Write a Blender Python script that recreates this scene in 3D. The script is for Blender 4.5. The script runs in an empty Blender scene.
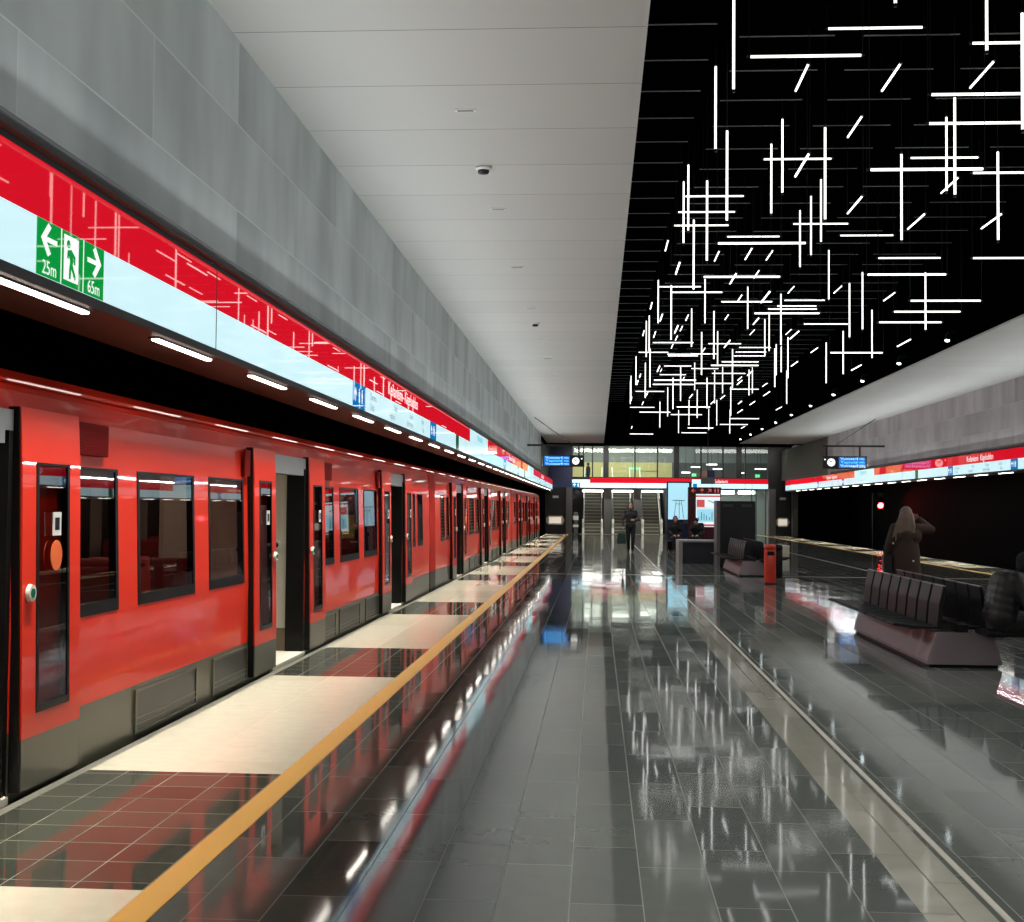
import bpy, bmesh, math, random
from mathutils import Matrix, Vector, Euler
random.seed(11)
C = bpy.context.scene.collection
PI = math.pi

# ------------------------------------------------------------------ camera
F, VX, VY, CX, CY, H, ROLL = 1300., 597., 508., 512., 461., 1.55, .009
cr, sr = math.cos(ROLL), math.sin(ROLL)
_u0 = (VX-CX)*cr-(CY-VY)*sr
_v0 = (VX-CX)*sr+(CY-VY)*cr
PITCH = math.atan(-_v0/F)
YAW = math.atan(_u0/F*math.cos(PITCH))
def ray(x, y):
    a_ = (x-CX)/F; b_ = (CY-y)/F
    a = a_*cr-b_*sr; b = a_*sr+b_*cr
    fy = math.cos(PITCH)-b*math.sin(PITCH); fz = math.sin(PITCH)+b*math.cos(PITCH)
    return (a*math.cos(YAW)-fy*math.sin(YAW), a*math.sin(YAW)+fy*math.cos(YAW), fz)
def atX(x, y, X): r = ray(x, y); t = X/r[0]; return (X, r[1]*t, H+r[2]*t)
def atZ(x, y, Z): r = ray(x, y); t = (Z-H)/r[2]; return (r[0]*t, r[1]*t, Z)
def atY(x, y, Y): r = ray(x, y); t = Y/r[1]; return (r[0]*t, Y, H+r[2]*t)

cd = bpy.data.cameras.new('camera'); cam = bpy.data.objects.new('camera', cd); C.objects.link(cam)
cd.sensor_width = 36; cd.lens = F*36/1024; cd.sensor_fit = 'HORIZONTAL'
cd.clip_start = .05; cd.clip_end = 400
cam.matrix_world = (Matrix.Translation((0, 0, H)) @ Matrix.Rotation(YAW, 4, 'Z')
                    @ Matrix.Rotation(PI/2+PITCH, 4, 'X') @ Matrix.Rotation(ROLL, 4, 'Z'))
bpy.context.scene.camera = cam

# ------------------------------------------------------------------ materials
def S(r, g, b):
    f = lambda c: (c/255/12.92 if c/255 <= .04045 else ((c/255+.055)/1.055)**2.4)
    return (f(r), f(g), f(b), 1)
M = {}
def mat(n, col, rough=.5, metal=0, emit=0, coat=0, spec=.5, ecol=None):
    m = bpy.data.materials.new(n); m.use_nodes = True
    p = m.node_tree.nodes['Principled BSDF']
    p.inputs['Base Color'].default_value = col
    p.inputs['Roughness'].default_value = rough
    p.inputs['Metallic'].default_value = metal
    p.inputs['Specular IOR Level'].default_value = spec
    if emit:
        p.inputs['Emission Color'].default_value = ecol or col
        p.inputs['Emission Strength'].default_value = emit
    if coat:
        p.inputs['Coat Weight'].default_value = coat
        p.inputs['Coat Roughness'].default_value = .03; p.inputs['Coat IOR'].default_value = 1.6
    M[n] = m
    return m
class N:
    def __init__(s, m): s.t = m.node_tree; s.p = s.t.nodes['Principled BSDF']
    def n(s, typ, ins=None, **kw):
        d = s.t.nodes.new(typ)
        for k, v in kw.items(): setattr(d, k, v)
        for k, v in (ins or {}).items(): s.set(d.inputs[k], v)
        return d
    def set(s, i, v):
        if hasattr(v, 'bl_idname') or isinstance(v, bpy.types.NodeSocket): s.t.links.new(v, i)
        else: i.default_value = v
    def math(s, op, a, b=0):
        d = s.n('ShaderNodeMath', operation=op); s.set(d.inputs[0], a); s.set(d.inputs[1], b); return d.outputs[0]
    def mix(s, f, a, b):
        d = s.n('ShaderNodeMix', data_type='RGBA'); s.set(d.inputs[0], f); s.set(d.inputs[6], a); s.set(d.inputs[7], b); return d.outputs[2]
    def pos(s):
        g = s.n('ShaderNodeNewGeometry'); x = s.n('ShaderNodeSeparateXYZ', {'Vector': g.outputs['Position']}); return x.outputs, g
    def xyz(s, x, y, z=0.):
        d = s.n('ShaderNodeCombineXYZ'); s.set(d.inputs[0], x); s.set(d.inputs[1], y); s.set(d.inputs[2], z); return d.outputs[0]

def tile_mat(name, ca, cb, cm, w, h, xo, yo, rough, tilt, off=.5, mortar=.0028, spec=.42, rvar=.035):
    m = mat(name, ca, rough, spec=spec); k = N(m); o, g = k.pos()
    v = k.xyz(k.math('ADD', o[1], yo), k.math('ADD', o[0], xo))
    b = k.n('ShaderNodeTexBrick', {'Vector': v, 'Color1': (0, 0, 0, 1), 'Color2': (1, 1, 1, 1), 'Mortar': (.5, .5, .5, 1), 'Scale': 1.,
            'Mortar Size': mortar, 'Mortar Smooth': .1, 'Bias': 0., 'Brick Width': w, 'Row Height': h}, offset=off, offset_frequency=2)
    r = k.n('ShaderNodeSeparateColor', {'Color': b.outputs['Color']}).outputs[0]
    nz = k.n('ShaderNodeTexNoise', {'Vector': g.outputs['Position'], 'Scale': 9., 'Detail': 4.})
    nz2 = k.n('ShaderNodeTexNoise', {'Vector': g.outputs['Position'], 'Scale': 1.1, 'Detail': 3.})
    c = k.mix(r, ca, cb)
    c = k.mix(k.math('MULTIPLY', nz.outputs[0], .35), c, (0.5*ca[0], .5*ca[1], .5*ca[2], 1))
    c = k.mix(b.outputs['Fac'], c, cm)
    k.set(k.p.inputs['Base Color'], c)
    rr = k.math('ADD', rough, k.math('ADD', k.math('MULTIPLY', r, rvar), k.math('MULTIPLY', nz2.outputs[0], rvar*.8)))
    rr = k.math('ADD', rr, k.math('MULTIPLY', b.outputs['Fac'], .4))
    k.set(k.p.inputs['Roughness'], rr)
    wn = k.n('ShaderNodeTexWhiteNoise', {'W': k.math('MULTIPLY', r, 37.7)}, noise_dimensions='1D')
    nb = k.n('ShaderNodeTexNoise', {'Vector': g.outputs['Position'], 'Scale': 3., 'Detail': 2.})
    a1 = k.n('ShaderNodeVectorMath', {0: wn.outputs['Color'], 1: (.5, .5, .5)}, operation='SUBTRACT')
    a2 = k.n('ShaderNodeVectorMath', {0: nb.outputs['Color'], 1: (.5, .5, .5)}, operation='SUBTRACT')
    a1 = k.n('ShaderNodeVectorMath', {0: a1.outputs[0], 1: (tilt, tilt, 0)}, operation='MULTIPLY')
    a2 = k.n('ShaderNodeVectorMath', {0: a2.outputs[0], 1: (tilt*.7, tilt*.7, 0)}, operation='MULTIPLY')
    s1 = k.n('ShaderNodeVectorMath', {0: a1.outputs[0], 1: a2.outputs[0]}, operation='ADD')
    s2 = k.n('ShaderNodeVectorMath', {0: s1.outputs[0], 1: g.outputs['Normal']}, operation='ADD')
    s3 = k.n('ShaderNodeVectorMath', {0: s2.outputs[0]}, operation='NORMALIZE')
    k.set(k.p.inputs['Normal'], s3.outputs[0])
    return m

tile_mat('dark_stone', S(92, 97, 91), S(112, 116, 107), S(122, 124, 114), .86, .2875, 1.535+.2875*40, 60.2, .025, .0045, off=.37)
tile_mat('band_stone', S(150, 149, 134), S(166, 164, 147), S(60, 60, 55), .86, .9, 40, 60.2, .04, .0045)
tile_mat('edge_dark_stone', S(68, 70, 62), S(84, 84, 72), S(150, 146, 128), .30, .2975, 3.0+.2975*40, 60.133, .03, .003, off=0., mortar=.0025)
tile_mat('cream_stone', S(226, 220, 194), S(236, 230, 206), S(168, 160, 138), 1.8, .5975, 3.0+.5975*40, 60.6, .09, .006, off=0.)
mat('edge_granite', S(120, 118, 108), .35)
mat('yellow_strip', S(232, 182, 96), .35)
mat('steel_strip', S(186, 182, 166), .3)

def concrete(name, ca, cb, jx, rowh, zo, w, cj):
    m = mat(name, ca, .72, spec=.3); k = N(m); o, g = k.pos()
    v = k.xyz(k.math('ADD', o[1], jx), k.math('ADD', o[2], zo))
    b = k.n('ShaderNodeTexBrick', {'Vector': v, 'Color1': (0, 0, 0, 1), 'Color2': (1, 1, 1, 1), 'Mortar': (.5, .5, .5, 1), 'Scale': 1.,
            'Mortar Size': .006, 'Mortar Smooth': .3, 'Bias': 0., 'Brick Width': w, 'Row Height': rowh}, offset=.5)
    r = k.n('ShaderNodeSeparateColor', {'Color': b.outputs['Color']}).outputs[0]
    st = k.n('ShaderNodeTexNoise', {'Vector': k.xyz(k.math('MULTIPLY', o[1], .85), k.math('MULTIPLY', o[2], .28), k.math('MULTIPLY', r, 9.)), 'Scale': 1., 'Detail': 3.5, 'Roughness': .6})
    cl = k.n('ShaderNodeTexNoise', {'Vector': k.xyz(k.math('MULTIPLY', o[1], .6), o[2], r), 'Scale': 1.2, 'Detail': 4.})
    rp = k.n('ShaderNodeMapRange', {'Value': st.outputs[0], 1: .36, 2: .66, 3: 0., 4: 1.})
    f = k.math('ADD', k.math('MULTIPLY', rp.outputs[0], .55), k.math('ADD', k.math('MULTIPLY', cl.outputs[0], .4), k.math('MULTIPLY', r, .12)))
    c = k.mix(f, cb, ca)
    k.set(k.p.inputs['Base Color'], k.mix(k.math('MULTIPLY', b.outputs['Fac'], .8), c, cj))
    bp = k.n('ShaderNodeBump', {'Strength': .12, 'Distance': .01, 'Height': k.math('SUBTRACT', st.outputs[0], k.math('MULTIPLY', b.outputs['Fac'], 1.))})
    k.set(k.p.inputs['Normal'], bp.outputs[0])
concrete('concrete_left', S(222, 230, 230), S(158, 166, 167), 60.9, .632, -3.078+.632*4, 3.6, S(226, 234, 233))
concrete('concrete_right', S(218, 213, 215), S(158, 152, 155), 61.4, .632, -3.078+.632*4, 3.6, S(218, 214, 214))
mat('wall_edge_dark', S(46, 47, 48), .6)
def slatwall():
    m = mat('slat_wall', S(66, 64, 64), .5); k = N(m); o, g = k.pos()
    f = k.math('FRACT', k.math('MULTIPLY', o[1], 3.2)); f = k.math('LESS_THAN', f, .22)
    k.set(k.p.inputs['Base Color'], k.mix(f, S(70, 68, 68), S(30, 29, 30)))
slatwall()
def panels():
    m = mat('ceiling_panel', S(190, 190, 186), .6, spec=.2); k = N(m); o, g = k.pos()
    v = k.xyz(k.math('ADD', o[0], 200.), k.math('ADD', o[1], 1.228*40-9.13))
    b = k.n('ShaderNodeTexBrick', {'Vector': v, 'Color1': (0, 0, 0, 1), 'Color2': (1, 1, 1, 1), 'Mortar': (.5, .5, .5, 1), 'Scale': 1.,
            'Mortar Size': .006, 'Mortar Smooth': .2, 'Bias': 0., 'Brick Width': 400., 'Row Height': 1.228}, offset=.0)
    r = k.n('ShaderNodeSeparateColor', {'Color': b.outputs['Color']}).outputs[0]
    k.set(k.p.inputs['Base Color'], k.mix(b.outputs['Fac'], k.mix(r, S(184, 184, 180), S(190, 190, 186)), S(110, 109, 106)))
panels()
mat('void_black', (.0009, .0011, .0012, 1), .8, spec=0)
mat('void_slat', S(150, 156, 158), .5, .2)
mat('tunnel_black', S(10, 10, 11), .8, spec=.1)
mat('track_bed', S(22, 21, 20), .9)
mat('rail_steel', S(90, 84, 78), .4, .8)
mat('white_lamp', (1, .97, .9, 1), .4, emit=6, ecol=(1, .965, .9, 1))
mat('strip_glow', (1, .96, .88, 1), .4, emit=7.5, ecol=(1, .95, .84, 1))
mat('tube_light', (1, 1, 1, 1), .4, emit=2.3, ecol=(1, .985, .955, 1))
mat('black_plastic', S(9, 9, 9), .45, spec=.25)
mat('black_gloss', S(8, 8, 9), .35, spec=.12)
mat('dark_metal', S(40, 41, 43), .4, .5)
mat('soffit', S(84, 60, 54), .42, .5)
mat('white_plastic', S(225, 225, 222), .45)
mat('sign_white', S(170, 190, 194), .05, spec=.05, emit=.9, ecol=S(206, 242, 250))
mat('sign_red', S(120, 6, 16), .012, spec=.3, emit=.72, ecol=S(240, 22, 44))
mat('sign_blue', S(4, 70, 120), .015, emit=.7, ecol=S(10, 132, 205))
mat('sign_green', S(4, 90, 40), .015, emit=.75, ecol=S(14, 164, 68))
mat('sign_dark_green', S(20, 60, 40), .1, emit=.4, ecol=S(30, 110, 80))
mat('sign_lettering', S(230, 235, 235), .2, emit=.85, ecol=S(250, 250, 250))
mat('sign_grey_text', S(80, 100, 106), .3, emit=.14, ecol=S(110, 140, 150))
mat('sign_cyan', S(150, 215, 225), .2, emit=.75, ecol=S(150, 225, 238))
mat('seam', S(70, 80, 82), .5)
mat('screen_blue', S(2, 20, 60), .1, emit=1.0, ecol=S(16, 112, 214))
mat('screen_text', S(150, 220, 245), .3, emit=1.0, ecol=S(160, 228, 250))
mat('screen_cyan', S(70, 200, 220), .3, emit=1.0, ecol=S(80, 214, 232))
mat('navy_wall', S(40, 46, 82), .5)
mat('train_red', (.86, .038, .014, 1), .4, coat=.5, spec=.1)
mat('train_dark_red', (.32, .006, .008, 1), .35, coat=.6)
mat('gangway_red', (.42, .012, .007, 1), .6, spec=.12)
mat('grille_red', (.20, .008, .008, 1), .7, spec=.1)
mat('train_skirt', S(92, 91, 76), .3, .25)
mat('skirt_panel', S(56, 57, 51), .35, .3)
mat('train_roof', (.70, .028, .012, 1), .45, coat=.15, spec=.1)
mat('cream_panel', S(226, 219, 200), .5)
mat('kick_plate', S(120, 105, 85), .45)
mat('interior_grey', S(120, 118, 112), .6)
mat('interior_dark', S(118, 106, 100), .6)
mat('seat_red', S(150, 40, 38), .7)
mat('door_header', S(150, 152, 150), .35, .4)
mat('orange_sticker', S(240, 110, 50), .5)
mat('interior_lamp', (1, .95, .85, 1), .5, emit=15)
mat('plinth_stone', S(150, 138, 142), .5)
mat('seat_black', S(20, 21, 24), .5, 0, spec=.3)
mat('seat_edge', S(110, 112, 116), .3, .6)
mat('bin_red', S(205, 58, 40), .3, coat=.3)
mat('glass_edge', S(60, 90, 84), .2)
mat('mullion', S(22, 26, 27), .4, .3)
mat('hall_concrete', S(150, 152, 150), .7)
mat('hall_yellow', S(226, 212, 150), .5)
mat('hall_floor', S(90, 90, 86), .4)
mat('escalator_step', S(96, 95, 86), .4, .4)
mat('step_nose', S(176, 172, 148), .4, .2)
mat('escalator_skirt', S(132, 131, 120), .3, .6)
mat('handrail', S(20, 20, 20), .35)
mat('bright_steel', S(214, 214, 202), .35, .25)
mat('poster_blue', S(130, 190, 205), .1, emit=.95, ecol=S(176, 226, 246))
mat('poster_line', S(90, 130, 140), .4)
mat('poster_white', S(200, 215, 220), .1, emit=.95, ecol=S(226, 242, 248))
mat('poster_red', S(170, 50, 50), .2, emit=.7, ecol=S(220, 96, 96))
mat('poster_pale', S(150, 200, 215), .2, emit=.9, ecol=S(150, 214, 236))
mat('maroon', S(70, 12, 24), .2)
mat('cabinet_black', S(20, 21, 25), .35)
mat('cabinet_grey', S(98, 96, 96), .4)
mat('low_wall_dark', S(42, 41, 48), .4)
mat('low_wall_cap', S(150, 150, 148), .35)
mat('door_black', S(17, 16, 17), .4)
mat('pillar_grey', S(78, 76, 74), .5)
mat('emblem', S(200, 188, 175), .4, emit=.75, ecol=S(222, 208, 192))
mat('emblem_edge', S(190, 184, 174), .4, .4)
mat('signal_red', (1, .03, .03, 1), .4, emit=60, ecol=(1, .03, .04, 1))
mat('spot_glow', (1, 1, 1, 1), .4, emit=9, ecol=(.86, .97, 1, 1))
mat('clock_face', S(240, 240, 240), .4, emit=.9)
mat('skin', S(190, 140, 118), .55)
mat('hair_blond', S(112, 96, 84), .6)
mat('hair_dark', S(30, 25, 22), .5)
mat('coat_brown', S(62, 46, 38), .85)
mat('cloth_black', S(16, 16, 18), .8)
mat('jacket_black', S(20, 20, 23), .5)
mat('cloth_charcoal', S(36, 35, 36), .85)
mat('sleeve_grey', S(74, 72, 68), .8)
mat('bag_green', S(38, 62, 52), .5)
mat('bag_black', S(18, 15, 14), .4)
mat('hi_vis', S(214, 230, 40), .6, emit=.08)  # slight glow put into the vest colour so it shows through tinted glass
mat('eye_dark', S(20, 16, 14), .2)
mat('lip', S(150, 84, 76), .5)
mat('button_white', S(235, 230, 215), .4)
mat('exit_glow', S(20, 160, 80), .3, emit=1.2, ecol=S(60, 220, 130))

def glass(name, tint, ior=1.5, rough=.015):
    m = bpy.data.materials.new(name); m.use_nodes = True; t = m.node_tree
    t.nodes.remove(t.nodes['Principled BSDF'])
    out = t.nodes['Material Output']
    fr = t.nodes.new('ShaderNodeFresnel'); fr.inputs[0].default_value = ior
    tr = t.nodes.new('ShaderNodeBsdfTransparent'); tr.inputs[0].default_value = tint
    gl = t.nodes.new('ShaderNodeBsdfGlossy'); gl.inputs['Roughness'].default_value = rough
    mx = t.nodes.new('ShaderNodeMixShader')
    ge = t.nodes.new('ShaderNodeNewGeometry'); m1 = t.nodes.new('ShaderNodeMath'); m1.operation = 'SUBTRACT'; m1.inputs[0].default_value = 1
    t.links.new(ge.outputs['Backfacing'], m1.inputs[1]); m2 = t.nodes.new('ShaderNodeMath'); m2.operation = 'MULTIPLY'
    t.links.new(fr.outputs[0], m2.inputs[0]); t.links.new(m1.outputs[0], m2.inputs[1])
    t.links.new(m2.outputs[0], mx.inputs[0]); t.links.new(tr.outputs[0], mx.inputs[1]); t.links.new(gl.outputs[0], mx.inputs[2])
    t.links.new(mx.outputs[0], out.inputs[0]); M[name] = m
glass('train_glass', (.62, .56, .52, 1), 2.7)
glass('hall_glass', (.86, .92, .9, 1), 1.6)

# ------------------------------------------------------------------ mesh helpers
I4 = Matrix.Identity(4)
class MB:
    def __init__(s): s.v = []; s.f = []; s.m = []; s.x = I4
    def add(s, vs, fs, mi=0):
        b = len(s.v); s.v += [tuple(s.x @ Vector(q)) for q in vs]
        s.f += [tuple(b+i for i in f) for f in fs]; s.m += [mi]*len(fs)
    def box(s, x0, x1, y0, y1, z0, z1, mi=0):
        vs = [(x, y, z) for x in (x0, x1) for y in (y0, y1) for z in (z0, z1)]
        s.add(vs, [(0, 1, 3, 2), (4, 6, 7, 5), (0, 4, 5, 1), (2, 3, 7, 6), (0, 2, 6, 4), (1, 5, 7, 3)], mi)
    def bbox(s, x0, x1, y0, y1, z0, z1, bev=.01, mi=0, seg=2):
        bm = bmesh.new(); bmesh.ops.create_cube(bm, size=1)
        for v in bm.verts:
            v.co = ((x0+x1)/2+v.co.x*(x1-x0), (y0+y1)/2+v.co.y*(y1-y0), (z0+z1)/2+v.co.z*(z1-z0))
        bmesh.ops.bevel(bm, geom=bm.edges[:], offset=bev, segments=seg, profile=.5, affect='EDGES')
        bm.verts.index_update()
        s.add([v.co[:] for v in bm.verts], [[v.index for v in f.verts] for f in bm.faces], mi); bm.free()
    def prism(s, poly, axis, a, b, mi=0):
        """poly in the two other axes (cyclic order), extruded a..b on axis"""
        n = len(poly)
        def P(p, t): return {'x': (t, p[0], p[1]), 'y': (p[0], t, p[1]), 'z': (p[0], p[1], t)}[axis]
        vs = [P(p, a) for p in poly]+[P(p, b) for p in poly]
        fs = [tuple(range(n))[::-1], tuple(range(n, 2*n))]+[(i, (i+1) % n, n+(i+1) % n, n+i) for i in range(n)]
        s.add(vs, fs, mi)
    def cyl(s, p0, p1, r0, r1=None, n=12, mi=0, cap=True):
        r1 = r0 if r1 is None else r1
        p0 = Vector(p0); p1 = Vector(p1); d = (p1-p0).normalized()
        u = d.orthogonal().normalized(); w = d.cross(u)
        vs = []
        for p, r in ((p0, r0), (p1, r1)):
            vs += [p+(u*math.cos(2*PI*i/n)+w*math.sin(2*PI*i/n))*r for i in range(n)]
        fs = [(i, (i+1) % n, n+(i+1) % n, n+i) for i in range(n)]
        if cap: fs += [tuple(range(n))[::-1], tuple(range(n, 2*n))]
        s.add(vs, fs, mi)
    def tube(s, pts, r, n=8, mi=0):
        for a, b in zip(pts, pts[1:]): s.cyl(a, b, r, r, n, mi)
    def lathe(s, prof, c=(0, 0, 0), n=24, mi=0):
        vs = []; fs = []
        for r, z in prof: vs += [(c[0]+r*math.cos(2*PI*i/n), c[1]+r*math.sin(2*PI*i/n), c[2]+z) for i in range(n)]
        for k in range(len(prof)-1):
            for i in range(n): fs.append((k*n+i, k*n+(i+1) % n, (k+1)*n+(i+1) % n, (k+1)*n+i))
        fs += [tuple(range(n))[::-1], tuple(range((len(prof)-1)*n, len(prof)*n))]
        s.add(vs, fs, mi)
    def capsule(s, p0, r0, p1, r1=None, n=12, mi=0):
        r1 = r0 if r1 is None else r1
        p0 = Vector(p0); p1 = Vector(p1); d = p1-p0
        if d.length < 1e-6: d = Vector((0, 0, 1e-4))
        d.normalize(); u = d.orthogonal().normalized(); w = d.cross(u)
        rings = []
        for a in (-80, -50, -20): rings.append((p0+d*r0*math.sin(math.radians(a)), r0*math.cos(math.radians(a))))
        for a in (20, 50, 80): rings.append((p1+d*r1*math.sin(math.radians(a)), r1*math.cos(math.radians(a))))
        vs = []; fs = []
        for p, r in rings: vs += [p+(u*math.cos(2*PI*i/n)+w*math.sin(2*PI*i/n))*r for i in range(n)]
        for k in range(len(rings)-1):
            for i in range(n): fs.append((k*n+i, k*n+(i+1) % n, (k+1)*n+(i+1) % n, (k+1)*n+i))
        fs += [tuple(range(n))[::-1], tuple(range((len(rings)-1)*n, len(rings)*n))]
        s.add(vs, fs, mi)
    def ell(s, c, r, n=16, k=10, mi=0):
        prof = [(math.cos(t), math.sin(t)) for t in [(-.5+(j+.15)/(k+.3-.0))*PI for j in range(k+1)]]
        vs = []; fs = []
        for a, b in prof: vs += [(c[0]+r[0]*a*math.cos(2*PI*i/n), c[1]+r[1]*a*math.sin(2*PI*i/n), c[2]+r[2]*b) for i in range(n)]
        for q in range(len(prof)-1):
            for i in range(n): fs.append((q*n+i, q*n+(i+1) % n, (q+1)*n+(i+1) % n, (q+1)*n+i))
        fs += [tuple(range(n))[::-1], tuple(range((len(prof)-1)*n, len(prof)*n))]
        s.add(vs, fs, mi)
    def loft(s, rings, n=20, mi=0):
        vs = []; fs = []
        for cx, cy, z, rx, ry in rings: vs += [(cx+rx*math.cos(2*PI*i/n), cy+ry*math.sin(2*PI*i/n), z) for i in range(n)]
        for k in range(len(rings)-1):
            for i in range(n): fs.append((k*n+i, k*n+(i+1) % n, (k+1)*n+(i+1) % n, (k+1)*n+i))
        fs += [tuple(range(n))[::-1], tuple(range((len(rings)-1)*n, len(rings)*n))]
        s.add(vs, fs, mi)
    def poly(s, pts, w0, w1, mi=0): s.prism(pts, 'z', w0, w1, mi)      # sign local frame: u, v, thickness w
    def text(s, t, size, u, v, w=.002, align='LEFT', mi=0, width=None):
        cu = bpy.data.curves.new('t', 'FONT'); cu.body = t; cu.size = size; cu.align_x = align; cu.align_y = 'CENTER'
        cu.resolution_u = 3
        o = bpy.data.objects.new('t', cu); C.objects.link(o)
        bpy.context.view_layer.update()
        me = bpy.data.meshes.new_from_object(o.evaluated_get(bpy.context.evaluated_depsgraph_get()))
        xs = [q.co.x for q in me.vertices]; k = 1.
        if width and xs: k = width/(max(xs)-min(xs))
        s.add([(u+q.co.x*k, v+q.co.y, w) for q in me.vertices], [tuple(p.vertices) for p in me.polygons], mi)
        bpy.data.objects.remove(o); bpy.data.curves.remove(cu); bpy.data.meshes.remove(me)
    def mesh(s, name, mats, smooth=False, off=(0, 0, 0)):
        me = bpy.data.meshes.new(name)
        me.from_pydata([(a-off[0], b-off[1], c-off[2]) for a, b, c in s.v], [], s.f)
        for q in (mats if isinstance(mats, (list, tuple)) else [mats]): me.materials.append(M[q])
        me.polygons.foreach_set('material_index', s.m)
        bm = bmesh.new(); bm.from_mesh(me)
        bmesh.ops.recalc_face_normals(bm, faces=bm.faces[:])
        bm.to_mesh(me); bm.free()
        if smooth: me.polygons.foreach_set('use_smooth', [True]*len(me.polygons))
        me.update(); return me
    def build(s, name, mats, parent=None, smooth=False, local=False):
        """world-space verts unless local; parts are stored relative to their thing's base"""
        if parent is not None:
            off = (0, 0, 0) if local else wloc(parent)
            o = bpy.data.objects.new(name, s.mesh(name, mats, smooth, off)); o.parent = parent
        else:
            xs, ys, zs = zip(*s.v)
            off = (0, 0, 0) if local else ((min(xs)+max(xs))/2, (min(ys)+max(ys))/2, min(zs))
            o = bpy.data.objects.new(name, s.mesh(name, mats, smooth, off)); o.location = off
        C.objects.link(o); return o
def wloc(o):
    v = Vector((0, 0, 0))
    while o is not None: v += Vector(o.location); o = o.parent
    return v
def tag(o, label=None, cat=None, group=None, kind=None):
    for k, v in (('label', label), ('category', cat), ('group', group), ('kind', kind)):
        if v: o[k] = v
    return o
def thing(name, label, cat, loc, rz=0, group=None):
    o = bpy.data.objects.new(name, None); C.objects.link(o); o.location = loc; o.rotation_euler = (0, 0, rz)
    o.empty_display_size = .2
    return tag(o, label, cat, group)
def struct(name, mb, mats, parent=None):
    o = mb.build(name, mats, parent)
    if parent is None: o['kind'] = 'structure'
    return o
KIDS = {}
def copy_tree(o, parent=None):
    c = o.copy(); C.objects.link(c)
    if parent is not None: c.parent = parent
    for ch in list(o.children): copy_tree(ch, c)
    return c
def ordn(i):
    w = ['first', 'second', 'third', 'fourth', 'fifth', 'sixth', 'seventh', 'eighth', 'ninth', 'tenth', 'eleventh', 'twelfth']
    if i < len(w): return w[i]
    k = i+1; return f"{k}{'th' if 10 < k % 100 < 14 else {1: 'st', 2: 'nd', 3: 'rd'}.get(k % 10, 'th')}"
def frame(o, u, v, w):
    m = Matrix.Identity(4)
    for i in range(3): m[i][0] = u[i]; m[i][1] = v[i]; m[i][2] = w[i]; m[i][3] = o[i]
    return m

# ------------------------------------------------------------------ dimensions
XE_L, XE_R = -3.0, 11.0          # platform edges
YEL = (-1.80, -1.66); YER = (9.66, 9.80)
XS_L, XS_R = -2.65, 10.65        # sign / wall faces
ZC = 4.96; ZV = 7.15             # ceilings
VXL, VXR = .335, 7.4             # black void edges
YA, YB, YEND = -9., 68.3, 77.
TRX = -3.07
doors_y = [5.98, 12.88, 19.73, 28.6, 35.5, 42.35, 51.4, 58.3, 65.2]

# ------------------------------------------------------------------ setting
mats_floor = ['dark_stone', 'band_stone', 'edge_dark_stone', 'cream_stone', 'edge_granite']
fl = MB()
def strip(x0, x1, y0, y1, mi): fl.add([(x0, y0, 0), (x1, y0, 0), (x1, y1, 0), (x0, y1, 0)], [(0, 1, 2, 3)], mi)
strip(XE_L, XE_L+.06, YA, 82, 4); strip(XE_R-.06, XE_R, YA, 82, 4)
cuts = [(5.17, 7.453), (11.742, 14.13), (18.6, 21.1)]+[(d-1.2, d+1.2) for d in doors_y[3:]]+[(70.7, 73.1), (75.4, 76.6)]
for x0, x1 in ((XE_L+.06, YEL[0]), (YER[1], XE_R-.06)):
    y = YA
    for a, b in cuts:
        strip(x0, x1, y, a, 3); strip(x0, x1, a, b, 2); y = b
    strip(x0, x1, y, 82, 3)
strip(YEL[0], 1.26, YA, 95, 0); strip(1.26, 1.53, YA, 22.2, 1); strip(1.26, 1.53, 22.2, 95, 0); strip(1.53, YER[1], YA, 95, 0)
fl.box(XE_L, XE_L+.05, YA, 82, -1.2, -.001, 4); fl.box(XE_R-.05, XE_R, YA, 82, -1.2, -.001, 4)
struct('floor', fl, mats_floor)
t = MB(); t.box(YEL[0], YEL[1], YA, 82, -.004, .004); struct('trim_1', t, 'yellow_strip')
t = MB(); t.box(YER[0], YER[1], YA, 82, -.004, .004); struct('trim_2', t, 'yellow_strip')
t = MB(); t.box(1.555, 1.585, YA, YEND, -.004, .003); struct('trim_3', t, 'steel_strip')
t = MB(); t.box(6.93, 6.965, YA, YEND, -.004, .003); struct('trim_4', t, 'steel_strip')
t = MB(); t.box(-1.66, 9.66, 30.5, 30.56, -.004, .003); struct('trim_5', t, 'steel_strip')
t = MB(); t.box(-1.6, 9.9, YEND-.1, YEND+.15, -.004, .004); struct('trim_6', t, 'steel_strip')

w = MB(); w.box(XS_L-.55, XS_L, YA, 61, 3.21, ZC); struct('wall_left', w, 'concrete_left')
w = MB(); w.box(XS_R, XS_R+.55, YA, 61, 3.21, ZC); struct('wall_right', w, 'concrete_right')
w = MB(); w.box(XS_L-.75, XS_L-.2, 61, YEND+2, 3.0, ZC); struct('wall_left_far', w, 'slat_wall')
w = MB(); w.box(XS_R, XS_R+.55, 61, YEND-.8, 3.21, ZC); struct('wall_right_far', w, 'slat_wall')
w = MB(); w.box(-7.2, -6.9, YA, YEND+6, -1.3, 5.2); struct('wall_tunnel_left', w, 'tunnel_black')
w = MB(); w.box(14.9, 15.2, YA, YEND+6, -1.3, 5.2); struct('wall_tunnel_right', w, 'tunnel_black')
w = MB(); w.box(-7.2, 15.2, YA-.3, YA, -1.3, 7.4); struct('wall_back', w, 'concrete_right')
w = MB(); w.box(-6.9, XE_L, YA, 84, -1.35, -1.2); struct('floor_track_left', w, 'track_bed')
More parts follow.
